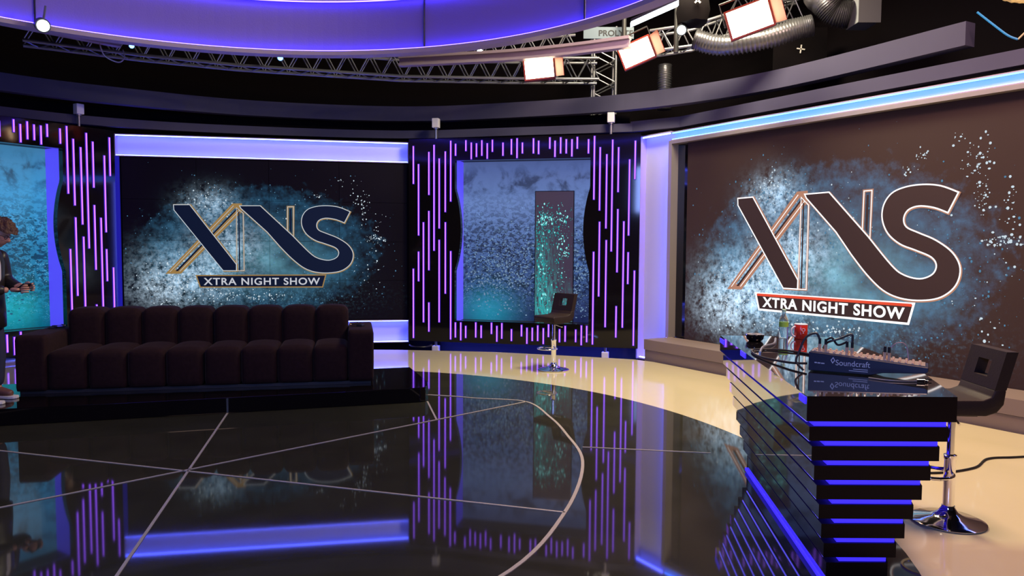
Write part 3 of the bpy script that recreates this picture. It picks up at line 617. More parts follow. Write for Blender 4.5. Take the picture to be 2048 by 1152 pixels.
tag(G().tube([(1.43, 9.75, 4.2), (1.43, 9.75, 6.2)], 0.03, 10).make('drop_pole', M_dark, smooth=True), 'dark vertical pole crossing the white sign', 'pole')
# sign
sg = thing('maker_sign', 'pale blue sign plate with dark capital letters on the truss tower', 'sign', (0.92, 9.9, 4.27))
G().box(0, 0.66, 0, 0.02, 0.0, 0.15).box(0.28, 0.50, 0, 0.02, -0.09, 0.0).make('plate', mat('pale_blue_sign', (0.07, 0.11, 0.17), 0.5), sg)
text_mesh('lettering', 'PROLYTE', 0.105, mat('navy_lettering', (0.003, 0.004, 0.012), 0.7), sg, Matrix.Translation((0.20, -0.002, 0.035)) @ RX, weight=0.002, width=0.45)
# fluorescent
fl = thing('fluorescent_light', 'slanted white fluorescent batten above the middle softlight', 'lamp', (1.29, 8.30, 3.96))
G().box(0, 1, -0.025, 0.025, 0, 0.05, Matrix(((0.36, 0, 0, 0), (-0.72, 1, 0, 0), (0.0, 0, 1, 0), (0, 0, 0, 1)))).make('lamp_tube', M_fluo, fl)
G().box(0, 1, -0.035, 0.035, 0.05, 0.08, Matrix(((0.36, 0, 0, 0), (-0.72, 1, 0, 0), (0.0, 0, 1, 0), (0, 0, 0, 1)))).make('housing', M_dark, fl)
# softlights
def frame_to(fwd, roll):
    f = Vector(fwd).normalized(); q = f.to_track_quat('-Y', 'Z'); return (q.to_matrix().to_4x4() @ Matrix.Rotation(roll, 4, 'Y'))
def softlight(loc, aim, roll, wd, ht, label):
    t = thing('softlight', label, 'lamp', loc, 0, 'lit tungsten softlights on the truss')
    M = frame_to(Vector(aim) - Vector(loc), roll)
    G().box(-wd / 2, wd / 2, -0.01, 0.0, -ht / 2, ht / 2, M).make('lit_face', M_warm, t)
    g = G(); a, b = wd / 2, ht / 2
    g.box(-a - 0.02, -a, -0.04, 0.28, -b - 0.02, b + 0.02, M).box(a, a + 0.02, -0.04, 0.28, -b - 0.02, b + 0.02, M)
    g.box(-a, a, -0.04, 0.28, b, b + 0.02, M).box(-a, a, -0.04, 0.28, -b - 0.02, -b, M).box(-a, a, 0.26, 0.28, -b, b, M)
    g.box(-a * 0.8, a * 0.8, 0.28, 0.42, -b * 0.7, b * 0.9, M)
    g.make('housing', M_red, t)
    g = G(); vs = [M @ Vector(p) for p in ((a + 0.02, -0.04, -b), (a + 0.02, -0.04, b), (a + 0.12, -0.20, b * 1.1), (a + 0.12, -0.20, -b * 1.1))]
    g.add(vs + [v + M.to_3x3() @ Vector((0.006, 0, 0)) for v in vs], [(0, 1, 2, 3), (7, 6, 5, 4), (0, 4, 5, 1), (1, 5, 6, 2), (2, 6, 7, 3), (3, 7, 4, 0)]); g.make('barn_door', M_red, t)
    G().tube([M @ Vector((-a - 0.04, 0.1, 0)), M @ Vector((-a - 0.04, 0.12, b + 0.12)), M @ Vector((a + 0.04, 0.12, b + 0.12)), M @ Vector((a + 0.04, 0.1, 0))], 0.012, 6).make('yoke', M_dark, t)
    return t
softlight((0.34, 9.85, 3.86), (0.0, 0.0, 2.4), math.radians(-6), 0.37, 0.23, 'leftmost and lowest of the three glowing softlights')
softlight((1.53, 9.35, 3.95), (0.0, 0.0, 2.2), math.radians(-22), 0.38, 0.25, 'middle glowing softlight at the end of the lilac beam')
softlight((2.58, 8.25, 4.04), (0.3, 0.0, 2.2), math.radians(-17), 0.44, 0.28, 'rightmost and highest of the three glowing softlights')
# small spots
def spot(loc, r, lm, label):
    t = thing('spotlight', label, 'lamp', loc, 0, 'small lit spotlights in the rig')
    M = frame_to(Vector((0, 2, 1.2)) - Vector(loc), 0)
    Mz = M @ Matrix.Rotation(PI / 2, 4, 'X')
    G().lathe([(r, -0.005), (r, 0.0)], 20, Mz).make('lens', lm, t)
    G().lathe([(r * 1.15, -0.03), (r * 1.2, 0.0), (r * 1.2, 0.02)], 20, M @ Matrix.Rotation(-PI / 2, 4, 'X')) if 0 else None
    G().lathe([(r * 1.25, 0.006), (r * 1.3, 0.10), (r * 0.8, 0.20)], 20, M @ Matrix.Rotation(-PI / 2, 4, 'X')).make('housing', M_dark, t, smooth=True)
    G().tube([(0, 0, 0.03), (0, 0.05, 0.22)], 0.012, 6).make('clamp', M_alu, t)
spot((-4.98, 7.98, 3.84), 0.058, M_spotw, 'brightest white spotlight at the upper left below the ring')
spot((-4.87, 9.6, 4.06), 0.030, M_spotb, 'tiny blue spotlight near the end of the upper left beam')
spot((-3.10, 10.0, 4.02), 0.035, M_spotb, 'tiny blue spotlight under the middle of the ring')
spot((-0.43, 9.7, 4.03), 0.040, M_spotw, 'small white spotlight just above the long lilac beam')
spot((1.96, 8.8, 4.07), 0.050, M_spotw, 'round white spotlight under the covered moving head')
mh = thing('covered_moving_head', 'black fabric-covered lamp head marked with a white cross', 'lamp', (2.10, 8.85, 4.12))
g = G(); g.lathe([(0.02, 0.0), (0.17, 0.04), (0.20, 0.18), (0.17, 0.34), (0.10, 0.48), (0.02, 0.50)], 16); g.make('cover', M_drape, mh, smooth=True, disp=0.02)
g = G(); 
for s_ in (1, -1):
    g.box(-0.045, 0.045, -0.004, 0.004, -0.010, 0.010, Matrix.Translation((0.0, -0.225, 0.24)) @ Matrix.Rotation(s_ * PI / 4, 4, 'Y'))
g.make('cross_mark', M_print, mh)
cm = G()
for s_ in (0, 1): cm.box(-0.055, 0.055, -0.003, 0.003, -0.008, 0.008, Matrix.Translation((3.80, 9.95, 4.165)) @ Matrix.Rotation(s_ * PI / 2 + 0.12, 4, 'Y'))
tag(cm.make('tape_cross', M_print), 'small white tape cross on black masking above the right header', 'tape')
tag(G().box(3.45, 4.15, 9.96, 10.0, 3.75, 4.45).make('masking_flat', M_drape), 'black masking flat carrying the small white tape cross', 'masking')
tag(G().tube(catmull([(4.30, 7.0, 3.735), (4.38, 6.9, 3.60), (4.46, 6.8, 3.47), (4.52, 6.75, 3.42)], 6), 0.010, 6).make('cable', mat('blue_cable', (0.02, 0.25, 0.6), 0.4), smooth=True), 'blue cable hanging off the right end of the upper header', 'cable')
tag(G().tube([(4.52, 6.75, 3.42), (4.72, 6.6, 3.68)], 0.008, 6).make('cable', mat('tan_cable', (0.5, 0.4, 0.25), 0.4), smooth=True), 'tan cable rising steeply at the far upper right corner', 'cable')
tag(G().tube(catmull([(4.42, 6.9, 3.86), (4.48, 6.85, 3.80), (4.58, 6.8, 3.77), (4.68, 6.75, 3.74)], 6), [0.012 + 0.012 * abs(math.sin(i)) for i in range(19)], 6).make('cable', mat('yellow_reflection', (0.9, 0.75, 0.35), 0.3, 0.5), smooth=True), 'yellow reflection modelled as a lumpy tube in the upper right corner', 'cable')  # yellow reflections given shape as a short tube

# ------------------------------------------------------------------ sofa platform and sofa
up = Vector((0.956, 0.293)); vp = Vector((-0.293, 0.956)); fr = Vector((-0.80, 7.23))
pt = [fr + up * 0.0, fr + vp * 0.0 - up * 4.9, fr - up * 4.9 + vp * 1.25, fr + vp * 1.25 - up * 0.05, fr + vp * 0.18 + up * 0.02]
pt = [fr - up * 0.10, fr - up * 4.9, fr - up * 4.9 + vp * 1.25, fr + vp * 1.25 + up * 0.0, fr + vp * 0.30 + up * 0.03, fr + vp * 0.12 + up * 0.0, fr + vp * 0.03 - up * 0.04]
tag(G().prism([(p.x, p.y) for p in pt], 0.004, 0.148).make('platform', M_black, bevel=0.006), 'low black glossy platform under the long sofa', 'platform')
S = Vector((-4.558, 6.726)); T = Vector((-1.386, 7.397)); rs_ = math.atan2(T.y - S.y, T.x - S.x); LS = (T - S).length
sf = thing('sofa', 'long dark plum velvet channelled sofa on the black platform', 'sofa', (S.x, S.y, 0.149), rs_)
def cushion(name, x0, x1, y0, y1, z0, z1, bv, parent, puff=0.03, top=True, front=True):
    g = G(); nx, ny, nz = 10, 10, 8
    bm = bmesh.new(); bmesh.ops.create_cube(bm, size=1.0)
    bmesh.ops.subdivide_edges(bm, edges=bm.edges, cuts=11, use_grid_fill=True)
    cx, cy, cz = (x0 + x1) / 2, (y0 + y1) / 2, (z0 + z1) / 2; hx, hy, hz = (x1 - x0) / 2, (y1 - y0) / 2, (z1 - z0) / 2
    for v in bm.verts:
        a, b, c = v.co.x * 2, v.co.y * 2, v.co.z * 2
        p = Vector((a * hx, b * hy, c * hz)); core = Vector((max(-hx + bv, min(hx - bv, p.x)), max(-hy + bv, min(hy - bv, p.y)), max(-hz + bv, min(hz - bv, p.z))))
        d = p - core
        if d.length > bv: p = core + d.normalized() * bv
        if top and c > 0: p.z += puff * (1 - a * a) * c * c * (1 - 0.6 * b * b)
        if front and b < 0: p.y -= puff * 0.6 * (1 - a * a) * b * b * (1 - 0.5 * c * c)
        v.co = p + Vector((cx, cy, cz))
    me = bpy.data.meshes.new(name); bm.to_mesh(me); bm.free(); me.materials.append(M_sofa)
    for p in me.polygons: p.use_smooth = True
    o = bpy.data.objects.new(name, me); COL.objects.link(o); o.parent = parent; return o
aw = 0.265
cushion('arm', 0.0, aw, 0.0, 0.86, 0.02, 0.545, 0.03, sf, 0.0)
cushion('arm', LS - aw + 0.01, LS, 0.0, 0.86, 0.02, 0.545, 0.03, sf, 0.0)
cw = (LS - 2 * aw + 0.01) / 8
for i in range(8):
    x0 = aw + i * cw + (0.006 if i == 4 else 0); x1 = aw + (i + 1) * cw - (0.006 if i == 3 else 0)
    cushion('seat_channel', x0 + 0.001, x1 - 0.001, 0.01, 0.62, 0.02, 0.385, 0.045, sf, 0.03)
    k = (i + 0.5 - 4) / 8 * 0.02
    cushion('back_channel', x0 + 0.0, x1 - 0.0, 0.52, 0.84, 0.22, 0.735, 0.06, sf, 0.022)
G().box(0.03, LS - 0.03, 0.03, 0.83, 0.0, 0.03).make('base', M_dark, sf)
def lav(loc, label, seed):
    q = random.Random(seed); t = thing('microphone_pack', label, 'microphone', loc, q.random() * 3)
    G().box(-0.045, 0.02, -0.03, 0.03, 0.0, 0.022).make('transmitter', M_dark, t, bevel=0.004)
    pts = [(0.02 + 0.05 * math.cos(k * 0.9) + 0.02 * q.random(), 0.045 * math.sin(k * 0.9) + 0.01 * q.random(), 0.006 + 0.002 * k) for k in range(16)]
    G().tube(catmull(pts, 5), 0.003, 5).make('cable', M_cable, t, smooth=True)
    G().tube([(0.07, 0.03, 0.02), (0.09, 0.04, 0.025)], 0.006, 8).make('clip', M_knob, t)
    return t
pw = lambda x, y: (S.x + x * math.cos(rs_) - y * math.sin(rs_), S.y + x * math.sin(rs_) + y * math.cos(rs_))
lav((*pw(0.12, 0.62), 0.694), 'tangle of microphone cable on the left sofa arm', 1)
lav((*pw(LS - 0.14, 0.34), 0.694), 'shiny microphone pack and cable on the right sofa arm', 2)

# ------------------------------------------------------------------ bar stools
def stool(loc, rz, label, rseat=0.645):
    t = thing('bar_stool', label, 'stool', (*loc, 0.0), rz, 'bar stools')
    G().lathe([(0.192, 0.004), (0.195, 0.010), (0.17, 0.020), (0.09, 0.035), (0.05, 0.060), (0.036, 0.085), (0.034, 0.095)], 48).make('base', M_chrome, t, smooth=True)
    G().lathe([(0.030, 0.08), (0.030, 0.36), (0.034, 0.365), (0.034, 0.385), (0.025, 0.39)], 28).make('column', M_chrome, t, smooth=True)
    G().lathe([(0.020, 0.385), (0.020, rseat - 0.06)], 24).make('gas_lift', M_chrome, t, smooth=True)
    g = G(); pts = [(0.02, 0, 0.30)] + [(0.11 + 0.12 * math.sin(a), 0.12 * math.cos(a), 0.28) for a in [PI * 2 * k / 24 for k in range(25)]]
    g.tube(pts[1:], 0.010, 8, False).tube([(0.02, 0.02, 0.30), (0.08, 0.10, 0.28)], 0.008, 6).tube([(0.02, -0.02, 0.30), (0.08, -0.10, 0.28)], 0.008, 6); g.make('footrest', M_chrome, t, smooth=True)
    G().box(-0.09, 0.09, -0.09, 0.09, rseat - 0.065, rseat - 0.05).make('seat_plate', M_dark, t)
    G().tube([(0.03, 0.06, rseat - 0.07), (0.06, 0.20, rseat - 0.085)], 0.006, 6).make('height_lever', M_chrome, t)
    # seat faces +x; the backrest rises at -x
    prof = [(0.175, 0.0), (0.185, 0.02), (0.165, 0.040), (0.05, 0.040), (-0.07, 0.042), (-0.115, 0.060), (-0.130, 0.10)]
    low = [(0.165, -0.040), (0.05, -0.045), (-0.09, -0.045), (-0.145, -0.025), (-0.180, 0.02), (-0.190, 0.10)]
    pts = prof + low[::-1]
    def slab(pts, y0, y1): 
        g = G(); n = len(pts); 
        g.add([(x, y0, z + rseat) for x, z in pts] + [(x, y1, z + rseat) for x, z in pts], [tuple(range(n)), tuple(range(n, 2 * n))[::-1]] + [(i, (i + 1) % n, n + (i + 1) % n, n + i) for i in range(n)]); return g
    slab(pts, -0.175, 0.175).make('seat', M_seat, t, smooth=True, bevel=0.008)
    g = G(); th_ = 0.060
    def bx_(u0, u1, y0, y1):  # along the leaning back
        f = lambda u: (-0.130 - 0.26 * u, 0.10 + u)
        vs = []
        for u in (u0, u1):
            x, z = f(u); vs += [(x, y0, z + rseat), (x, y1, z + rseat), (x - th_, y1, z + rseat), (x - th_, y0, z + rseat)]
        return vs, [(0, 1, 2, 3), (7, 6, 5, 4), (0, 4, 5, 1), (1, 5, 6, 2), (2, 6, 7, 3), (3, 7, 4, 0)]
    for a in ((-0.002, 0.055, -0.172, 0.172), (0.055, 0.145, -0.172, -0.065), (0.055, 0.145, 0.065, 0.172), (0.145, 0.205, -0.172, 0.172)): g.add(*bx_(*a))
    g.make('backrest', M_seat, t)
    return t
st1 = stool((0.524, 9.161), math.radians(222), 'chrome bar stool with dark seat in front of the middle panel')
st2 = stool((2.48, 4.118), math.radians(176), 'chrome bar stool with dark square-holed backrest behind the stepped desk', 0.69)

# ------------------------------------------------------------------ stepped desk
dk = thing('stepped_desk', 'black stepped presenter desk with blue light lines between tiers', 'desk', (1.333, 3.3, 0))
dl = Vector((0.107, 0.994)); H = 0.88
def tierpoly(k, e=0.0, el=0.0):
    """k tiers below the top; e extra inset"""
    il = 0.0135 * k + e + el; ir = 0.036 * k + e; inr = e * 0.7; ifr = 0.068 * k + e
    A_ = Vector((il, inr)); n = 2.28
    a = Vector((il + 0.107 * inr, inr)); d = Vector((il, 0)) + dl * (n - ifr)
    b = Vector((0.677 - ir, inr)); c = Vector((0.677 - ir + 0.40, 2.20 - ifr * 0.9)); c2 = Vector((0.677 - ir + 0.28, 0.9 - ifr * 0.3))
    return [(a.x, a.y), (b.x, b.y), (c2.x, c2.y), (c.x, c.y), (d.x, d.y)]
M_tier = mat('satin_black_wood', (0.012, 0.006, 0.005), 0.35, spec=0.12, bump=0.05, bscale=12)
M_mirror = mat('smoked_mirror', (0.62, 0.62, 0.68), 0.03, 1.0)
M_top = mat('polished_black_glass', (0.008, 0.007, 0.008), 0.03, spec=1.0, coat=1.0)
M_ledunder = mat('blue_under_strip', (0.02, 0.02, 0.1), 0.5, emit=(0.12, 0.10, 1.0), estr=5)
def mirror_side(o):
    o.data.materials.append(M_mirror)
    if o.name.startswith('desk_top'): o.data.materials.append(M_tier)
    for p in o.data.polygons:
        if p.normal.x < -0.8: p.material_index = 1
        elif p.normal.y < -0.8 and len(o.data.materials) > 2: p.material_index = 2
mirror_side(G().prism(tierpoly(0), H - 0.115, H).make('desk_top', M_top, dk))
z = H - 0.115
for k in range(1, 9):
    q0 = Vector((tierpoly(k - 1)[0])); q1 = Vector((tierpoly(k - 1)[4]))
    G().prism([(q0.x + 0.003, q0.y + 0.01), (q0.x + 0.010, q0.y + 0.01), (q1.x + 0.010, q1.y - 0.08), (q1.x + 0.003, q1.y - 0.08)], z - 0.003, z - 0.0005).make('under_light_strip', M_ledunder, dk)
    G().prism(tierpoly(k - 0.5, 0.020, 0.012 if k == 1 else 0.05), z - 0.024, z).make('light_line', M_ledblue, dk)
    z -= 0.024; zb = max(0.004, z - 0.0655); 
    if k == 8: zb = 0.004
    mirror_side(G().prism(tierpoly(k), zb, z).make('tier', M_tier, dk)); z = zb
a8 = tierpoly(8)
G().prism([(a8[0][0] - 0.012, a8[0][1] + 0.02), (a8[0][0] - 0.001, a8[0][1] + 0.02), (a8[4][0] - 0.001, a8[4][1]), (a8[4][0] - 0.012, a8[4][1])], 0.012, 0.030).make('floor_light_line', M_ledblue, dk)
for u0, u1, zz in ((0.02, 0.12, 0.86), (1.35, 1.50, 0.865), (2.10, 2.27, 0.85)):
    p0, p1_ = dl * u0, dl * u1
    G().prism([(p0.x - 0.004, p0.y), (p0.x - 0.0005, p0.y), (p1_.x - 0.0005, p1_.y), (p1_.x - 0.004, p1_.y)], zz - 0.02, zz + 0.012).make('edge_glint', M_ledblue, dk)  # reflected blue glints painted as small emissive patches

# ------------------------------------------------------------------ things on the desk
# mixer: side view, thick at the rear (left), thin at the front (right)
mu = Vector((0.87, -0.49)).normalized(); mv = Vector((0.49, 0.87)).normalized()
mx = thing('audio_mixer', 'navy audio mixing desk with knobs and plugged leads on the stepped desk', 'mixer', (1.605, 3.97, H), math.atan2(mu.y, mu.x))
Lm, Wm = 0.56, 0.17
sp_ = [(0.0, 0.006), (0.30, 0.006), (0.36, 0.022), (0.55, 0.036), (0.565, 0.045), (0.565, 0.068), (0.30, 0.088), (0.0, 0.108)]
g = G(); n = len(sp_)
g.add([(x, 0, z_) for x, z_ in sp_] + [(x, Wm, z_) for x, z_ in sp_], [tuple(range(n)), tuple(range(n, 2 * n))[::-1]] + [(i, (i + 1) % n, n + (i + 1) % n, n + i) for i in range(n)])
g.make('chassis', M_navy, mx, bevel=0.003, bseg=1)
def topz(x): return 0.108 - 0.0667 * x if x < 0.3 else 0.088 - (x - 0.3) * 0.0755
G().add([(0.01, 0.01, topz(0.01) + 0.001), (0.55, 0.01, topz(0.55) + 0.001), (0.55, Wm - 0.01, topz(0.55) + 0.001), (0.01, Wm - 0.01, topz(0.01) + 0.001), (0.01, 0.01, topz(0.01) + 0.004), (0.55, 0.01, topz(0.55) + 0.004), (0.55, Wm - 0.01, topz(0.55) + 0.004), (0.01, Wm - 0.01, topz(0.01) + 0.004)], [(0, 3, 2, 1), (4, 5, 6, 7), (0, 1, 5, 4), (1, 2, 6, 5), (2, 3, 7, 6), (3, 0, 4, 7)]).make('control_plate', mat('grey_control_plate', (0.25, 0.2, 0.17), 0.4), mx)
kn = None
for j in range(3):
    for i in range(17):
        x = 0.03 + i * 0.031; yy = 0.018 + j * 0.062
        if kn is None:
            kn = G().lathe([(0.0065, 0), (0.0065, 0.007), (0.005, 0.009)], 10).make('knob', M_knob, mx, smooth=True)
            kn.location = (x, yy, topz(x) + 0.003); k_ = kn
        else:
            k_ = kn.copy(); COL.objects.link(k_); k_.location = (x, yy, topz(x) + 0.003)
for xx in (0.05, 0.08, 0.185, 0.21, 0.365, 0.385):
    for dy in (0.03,):
        G().tube([(xx, dy, topz(xx)), (xx, dy, topz(xx) + 0.045)], 0.008, 8).make('plug', M_knob, mx, smooth=True)
        G().tube([(xx, dy, topz(xx) + 0.045), (xx, dy, topz(xx) + 0.075)], 0.007, 8).make('plug_boot', M_cable, mx, smooth=True)
text_mesh('brand_lettering', 'Soundcraft', 0.042, M_print, mx, Matrix.Translation((0.135, -0.0015, 0.045)) @ RX, width=0.165)
G().box(0.03, 0.042, -0.0015, -0.0005, 0.048, 0.054).box(0.045, 0.06, -0.0015, -0.0005, 0.047, 0.053).box(0.063, 0.08, -0.0015, -0.0005, 0.0465, 0.052).make('side_print', M_print, mx)
g = G(); ribbon(g, [(0.120, 0.055), (0.112, 0.070), (0.122, 0.084), (0.130, 0.070)], 0.004, -0.0015, idT); g.make('brand_mark', M_print, mx)
G().box(0.20, 0.29, -0.0015, -0.0005, 0.020, 0.023).box(0.22, 0.29, -0.0015, -0.0005, 0.030, 0.033).make('printed_line', M_print, mx)
mp = lambda x, y, z_: (1.605 + x * mu.x + y * mv.x, 3.97 + x * mu.y + y * mv.y, H + z_)
def cab(label, pts, r=0.006, m=None): return tag(G().tube(catmull(pts, 10), r, 6).make('cable', m or M_cable, smooth=True), label, 'cable')
cab('black lead arching from the rearmost mixer plug', [mp(0.05, 0.03, 0.17), mp(0.03, 0.03, 0.205), mp(-0.02, 0.02, 0.18), mp(-0.05, 0.0, 0.10), mp(-0.06, -0.02, 0.05), mp(-0.02, -0.03, 0.008)])
cab('black lead arching between the two left groups of mixer plugs', [mp(0.08, 0.03, 0.17), mp(0.11, 0.03, 0.185), mp(0.14, 0.03, 0.15), mp(0.185, 0.03, 0.17)])
cab('second black lead looping high over the mixer plugs', [mp(0.21, 0.03, 0.17), mp(0.205, 0.03, 0.21), mp(0.15, 0.03, 0.185), mp(0.09, 0.03, 0.16), mp(0.06, 0.1, 0.12)])
cab('thin lead curving over the front of the mixer', [mp(0.385, 0.03, 0.145), mp(0.42, 0.03, 0.18), mp(0.46, 0.04, 0.17), mp(0.475, 0.05, 0.09)], 0.003, M_rail)
cab('black cable looping across the desk left of the mixer', [mp(-0.02, 0.08, 0.03), (1.56, 4.15, H + 0.02), (1.50, 4.45, H + 0.008), (1.55, 4.72, H + 0.008), (1.72, 4.75, H + 0.008), (1.86, 4.5, H + 0.008), mp(0.0, 0.15, 0.03)], 0.007)
cab('pale braided cable lying diagonally towards the far end of the desk', [(1.56, 4.62, H + 0.007), (1.66, 4.85, H + 0.012), (1.80, 5.05, H + 0.008), (1.90, 5.3, H + 0.012)], 0.008, M_alu)
cab('thin silver cable under the front edge of the mixer', [mp(0.30, -0.08, 0.005), mp(0.40, -0.11, 0.005), mp(0.50, -0.07, 0.005), mp(0.56, 0.02, 0.006)], 0.004, M_alu)
for a, b, l in (((0.53, -0.02), (0.58, 0.0), 'upper silver plug lying under the front end of the mixer'), ((0.515, -0.06), (0.565, -0.045), 'lower silver plug lying near the desk edge by the mixer')):
    t = thing('cable_plug', l, 'plug', mp(a[0], a[1], 0.009)); d = Vector(mp(b[0], b[1], 0.009)) - Vector(mp(a[0], a[1], 0.009))
    G().tube([(0, 0, 0), d * 0.7], 0.008, 10).make('barrel', M_chrome, t, smooth=True); G().tube([d * 0.7, d], 0.004, 8).make('tip', M_chrome, t, smooth=True)
# red mug
mg = thing('mug', 'tall red mug with a white mark standing behind the mixer', 'mug', (2.116, 5.39, H))
G().lathe([(0.042, 0.0), (0.046, 0.004), (0.046, 0.106), (0.044, 0.108), (0.041, 0.106), (0.041, 0.012), (0.0, 0.010)], 28).make('cup', mat('red_glaze', (0.62, 0.035, 0.015), 0.25, emit=(0.6, 0.04, 0.02), estr=0.0), mg, smooth=True)
G().tube([(-0.044 - 0.030 * math.sin(a), -0.01, 0.054 + 0.036 * math.cos(a)) for a in [PI * k / 12 for k in range(13)]], 0.006, 8).make('handle', M_print, mg, smooth=True)
G().lathe([(0.0465, 0.105), (0.0465, 0.109), (0.043, 0.109)], 28).make('rim', M_print, mg, smooth=True)
g = G(); ribbon(g, [(0.012 * math.cos(a) - 0.0, 0.07 + 0.010 * math.sin(a)) for a in [2 * PI * k / 12 for k in range(12)]], 0.004, -0.0475, idT); g.box(-0.004, 0.004, -0.0478, -0.047, 0.045, 0.052); g.make('printed_mark', M_print, mg)
# bottle
bt = thing('bottle', 'clear bottle with a green label standing left of the red mug', 'bottle', (2.00, 5.42, H))
M_glass = mat('clear_plastic', (0.8, 0.9, 0.95), 0.05, trans=0.95, ior=1.15)
G().lathe([(0.030, 0.0), (0.033, 0.006), (0.033, 0.125), (0.026, 0.15), (0.013, 0.175), (0.013, 0.195)], 24).make('body', M_glass, bt, smooth=True)
G().lathe([(0.0338, 0.085), (0.0338, 0.120)], 24).make('label_band', mat('green_label', (0.30, 0.55, 0.06), 0.4), bt, smooth=True)
G().lathe([(0.015, 0.193), (0.015, 0.212), (0.010, 0.214)], 16).make('cap', mat('pale_green_cap', (0.4, 0.65, 0.45), 0.4), bt, smooth=True)
# dish
ds = thing('ashtray', 'round black glossy dish at the far left end of the desk', 'dish', (1.735, 5.25, H))
G().lathe([(0.040, 0.0), (0.058, 0.015), (0.064, 0.045), (0.060, 0.048), (0.054, 0.020), (0.0, 0.010)], 32).make('bowl', M_black, ds, smooth=True)
G().lathe([(0.0645, 0.044), (0.0645, 0.050), (0.059, 0.050)], 32).make('rim', M_chrome, ds, smooth=True)
# floor cable on the right
tag(G().tube(catmull([(2.56, 5.08, 0.008), (2.9, 5.0, 0.008), (3.25, 5.12, 0.008), (3.5, 5.35, 0.008), (3.75, 5.4, 0.008), (4.3, 5.5, 0.008)], 12), 0.008, 6).make('cable', M_cable, smooth=True), 'thin dark cable on the cream floor at right behind the stool', 'cable')

# ------------------------------------------------------------------ the person at the left edge
def skin_mesh(verts, edges, radii, root, sub=2):
    me = bpy.data.meshes.new('tmp'); me.from_pydata(verts, edges, []); o = bpy.data.objects.new('tmp', me); COL.objects.link(o)
    md = o.modifiers.new('s', 'SKIN'); md.use_smooth_shade = True
    for i, r in enumerate(radii):
        rr = r if isinstance(r, tuple) else (r, r); me.skin_vertices[0].data[i].radius = rr
        me.skin_vertices[0].data[i].use_root = (i == root)
    s = o.modifiers.new('u', 'SUBSURF'); s.levels = sub; s.render_levels = sub
    bpy.context.view_layer.update(); dg = bpy.context.evaluated_depsgraph_get()
    r = bpy.data.meshes.new_from_object(o.evaluated_get(dg)); bpy.data.objects.remove(o); return r
def put(name, meshes, m, parent, xf=None):
    bm = bmesh.new()
    for me in meshes: bm.from_mesh(me)
    r = bpy.data.meshes.new(name); bm.to_mesh(r); bm.free(); r.materials.clear(); r.materials.append(m)
    for p in r.polygons: p.use_smooth = True
    o = bpy.data.objects.new(name, r); COL.objects.link(o); o.parent = parent; return o
pr = thing('person', 'person in a black leather jacket looking down at a phone, at the left edge', 'person', (-4.62, 6.47, 0.149), 0)
# faces +x.  body as one skinned figure
V = [(0, 0, .84), (0, 0, .98), (.01, 0, 1.13), (.01, 0, 1.26), (.035, 0, 1.36), (.085, 0, 1.42),           # 0-5 spine, neck
     (.01, .17, 1.28), (.02, .21, 1.06), (.22, .11, 1.00), (.28, .06, 1.00),                                 # 6-9 left arm
     (.01, -.17, 1.28), (.00, -.22, 1.05), (.20, -.13, .985), (.27, -.08, .99),                              # 10-13 right arm
     (0, .10, .80), (.02, .11, .44), (-.01, .12, .08), (.12, .13, .03),                                      # 14-17 left leg
     (0, -.10, .80), (.05, -.11, .44), (.03, -.12, .08), (.15, -.13, .03)]
Ed = [(0, 1), (1, 2), (2, 3), (3, 4), (4, 5), (3, 6), (6, 7), (7, 8), (8, 9), (3, 10), (10, 11), (11, 12), (12, 13), (0, 14), (14, 15), (15, 16), (16, 17), (0, 18), (18, 19), (19, 20), (20, 21)]
Rr = [.09, .095, .105, .10, .055, .05, .055, .042, .028, .028, .055, .042, .028, .028, .065, .05, .04, .03, .065, .05, .04, .03]
body = [skin_mesh(V, Ed, Rr, 0)]
for sgn, wr in ((1, Vector((.285, .06, 1.0))), (-1, Vector((.275, -.08, .99)))):
    palm = [(0, 0, 0), (.045, -.005 * sgn, .0), (.085, -.012 * sgn, .005)]
    vs = [Vector(p) + wr for p in palm]; ed = [(0, 1), (1, 2)]; rr = [.024, (.034, .020), (.036, .018)]
    body.append(skin_mesh([tuple(v) for v in vs], ed, rr, 0))
    for k in range(4):
        off = (k - 1.5) * 0.019; base = wr + Vector((.082, -.012 * sgn, .004 + off)); L = (.030, .034, .032, .025)[k]
        f = [base, base + Vector((L, -.004 * sgn, .006)), base + Vector((L * 1.6, -.022 * sgn, .006)), base + Vector((L * 1.5, -.042 * sgn, .004))]
        body.append(skin_mesh([tuple(v) for v in f], [(0, 1), (1, 2), (2, 3)], [.0095, .009, .0085, .0075], 0, 1))
    th0 = wr + Vector((.03, -.01 * sgn, .025)); f = [th0, th0 + Vector((.03, -.012 * sgn, .022)), th0 + Vector((.062, -.020 * sgn, .026))]
    body.append(skin_mesh([tuple(v) for v in f], [(0, 1), (1, 2)], [.012, .0105, .009], 0, 1))
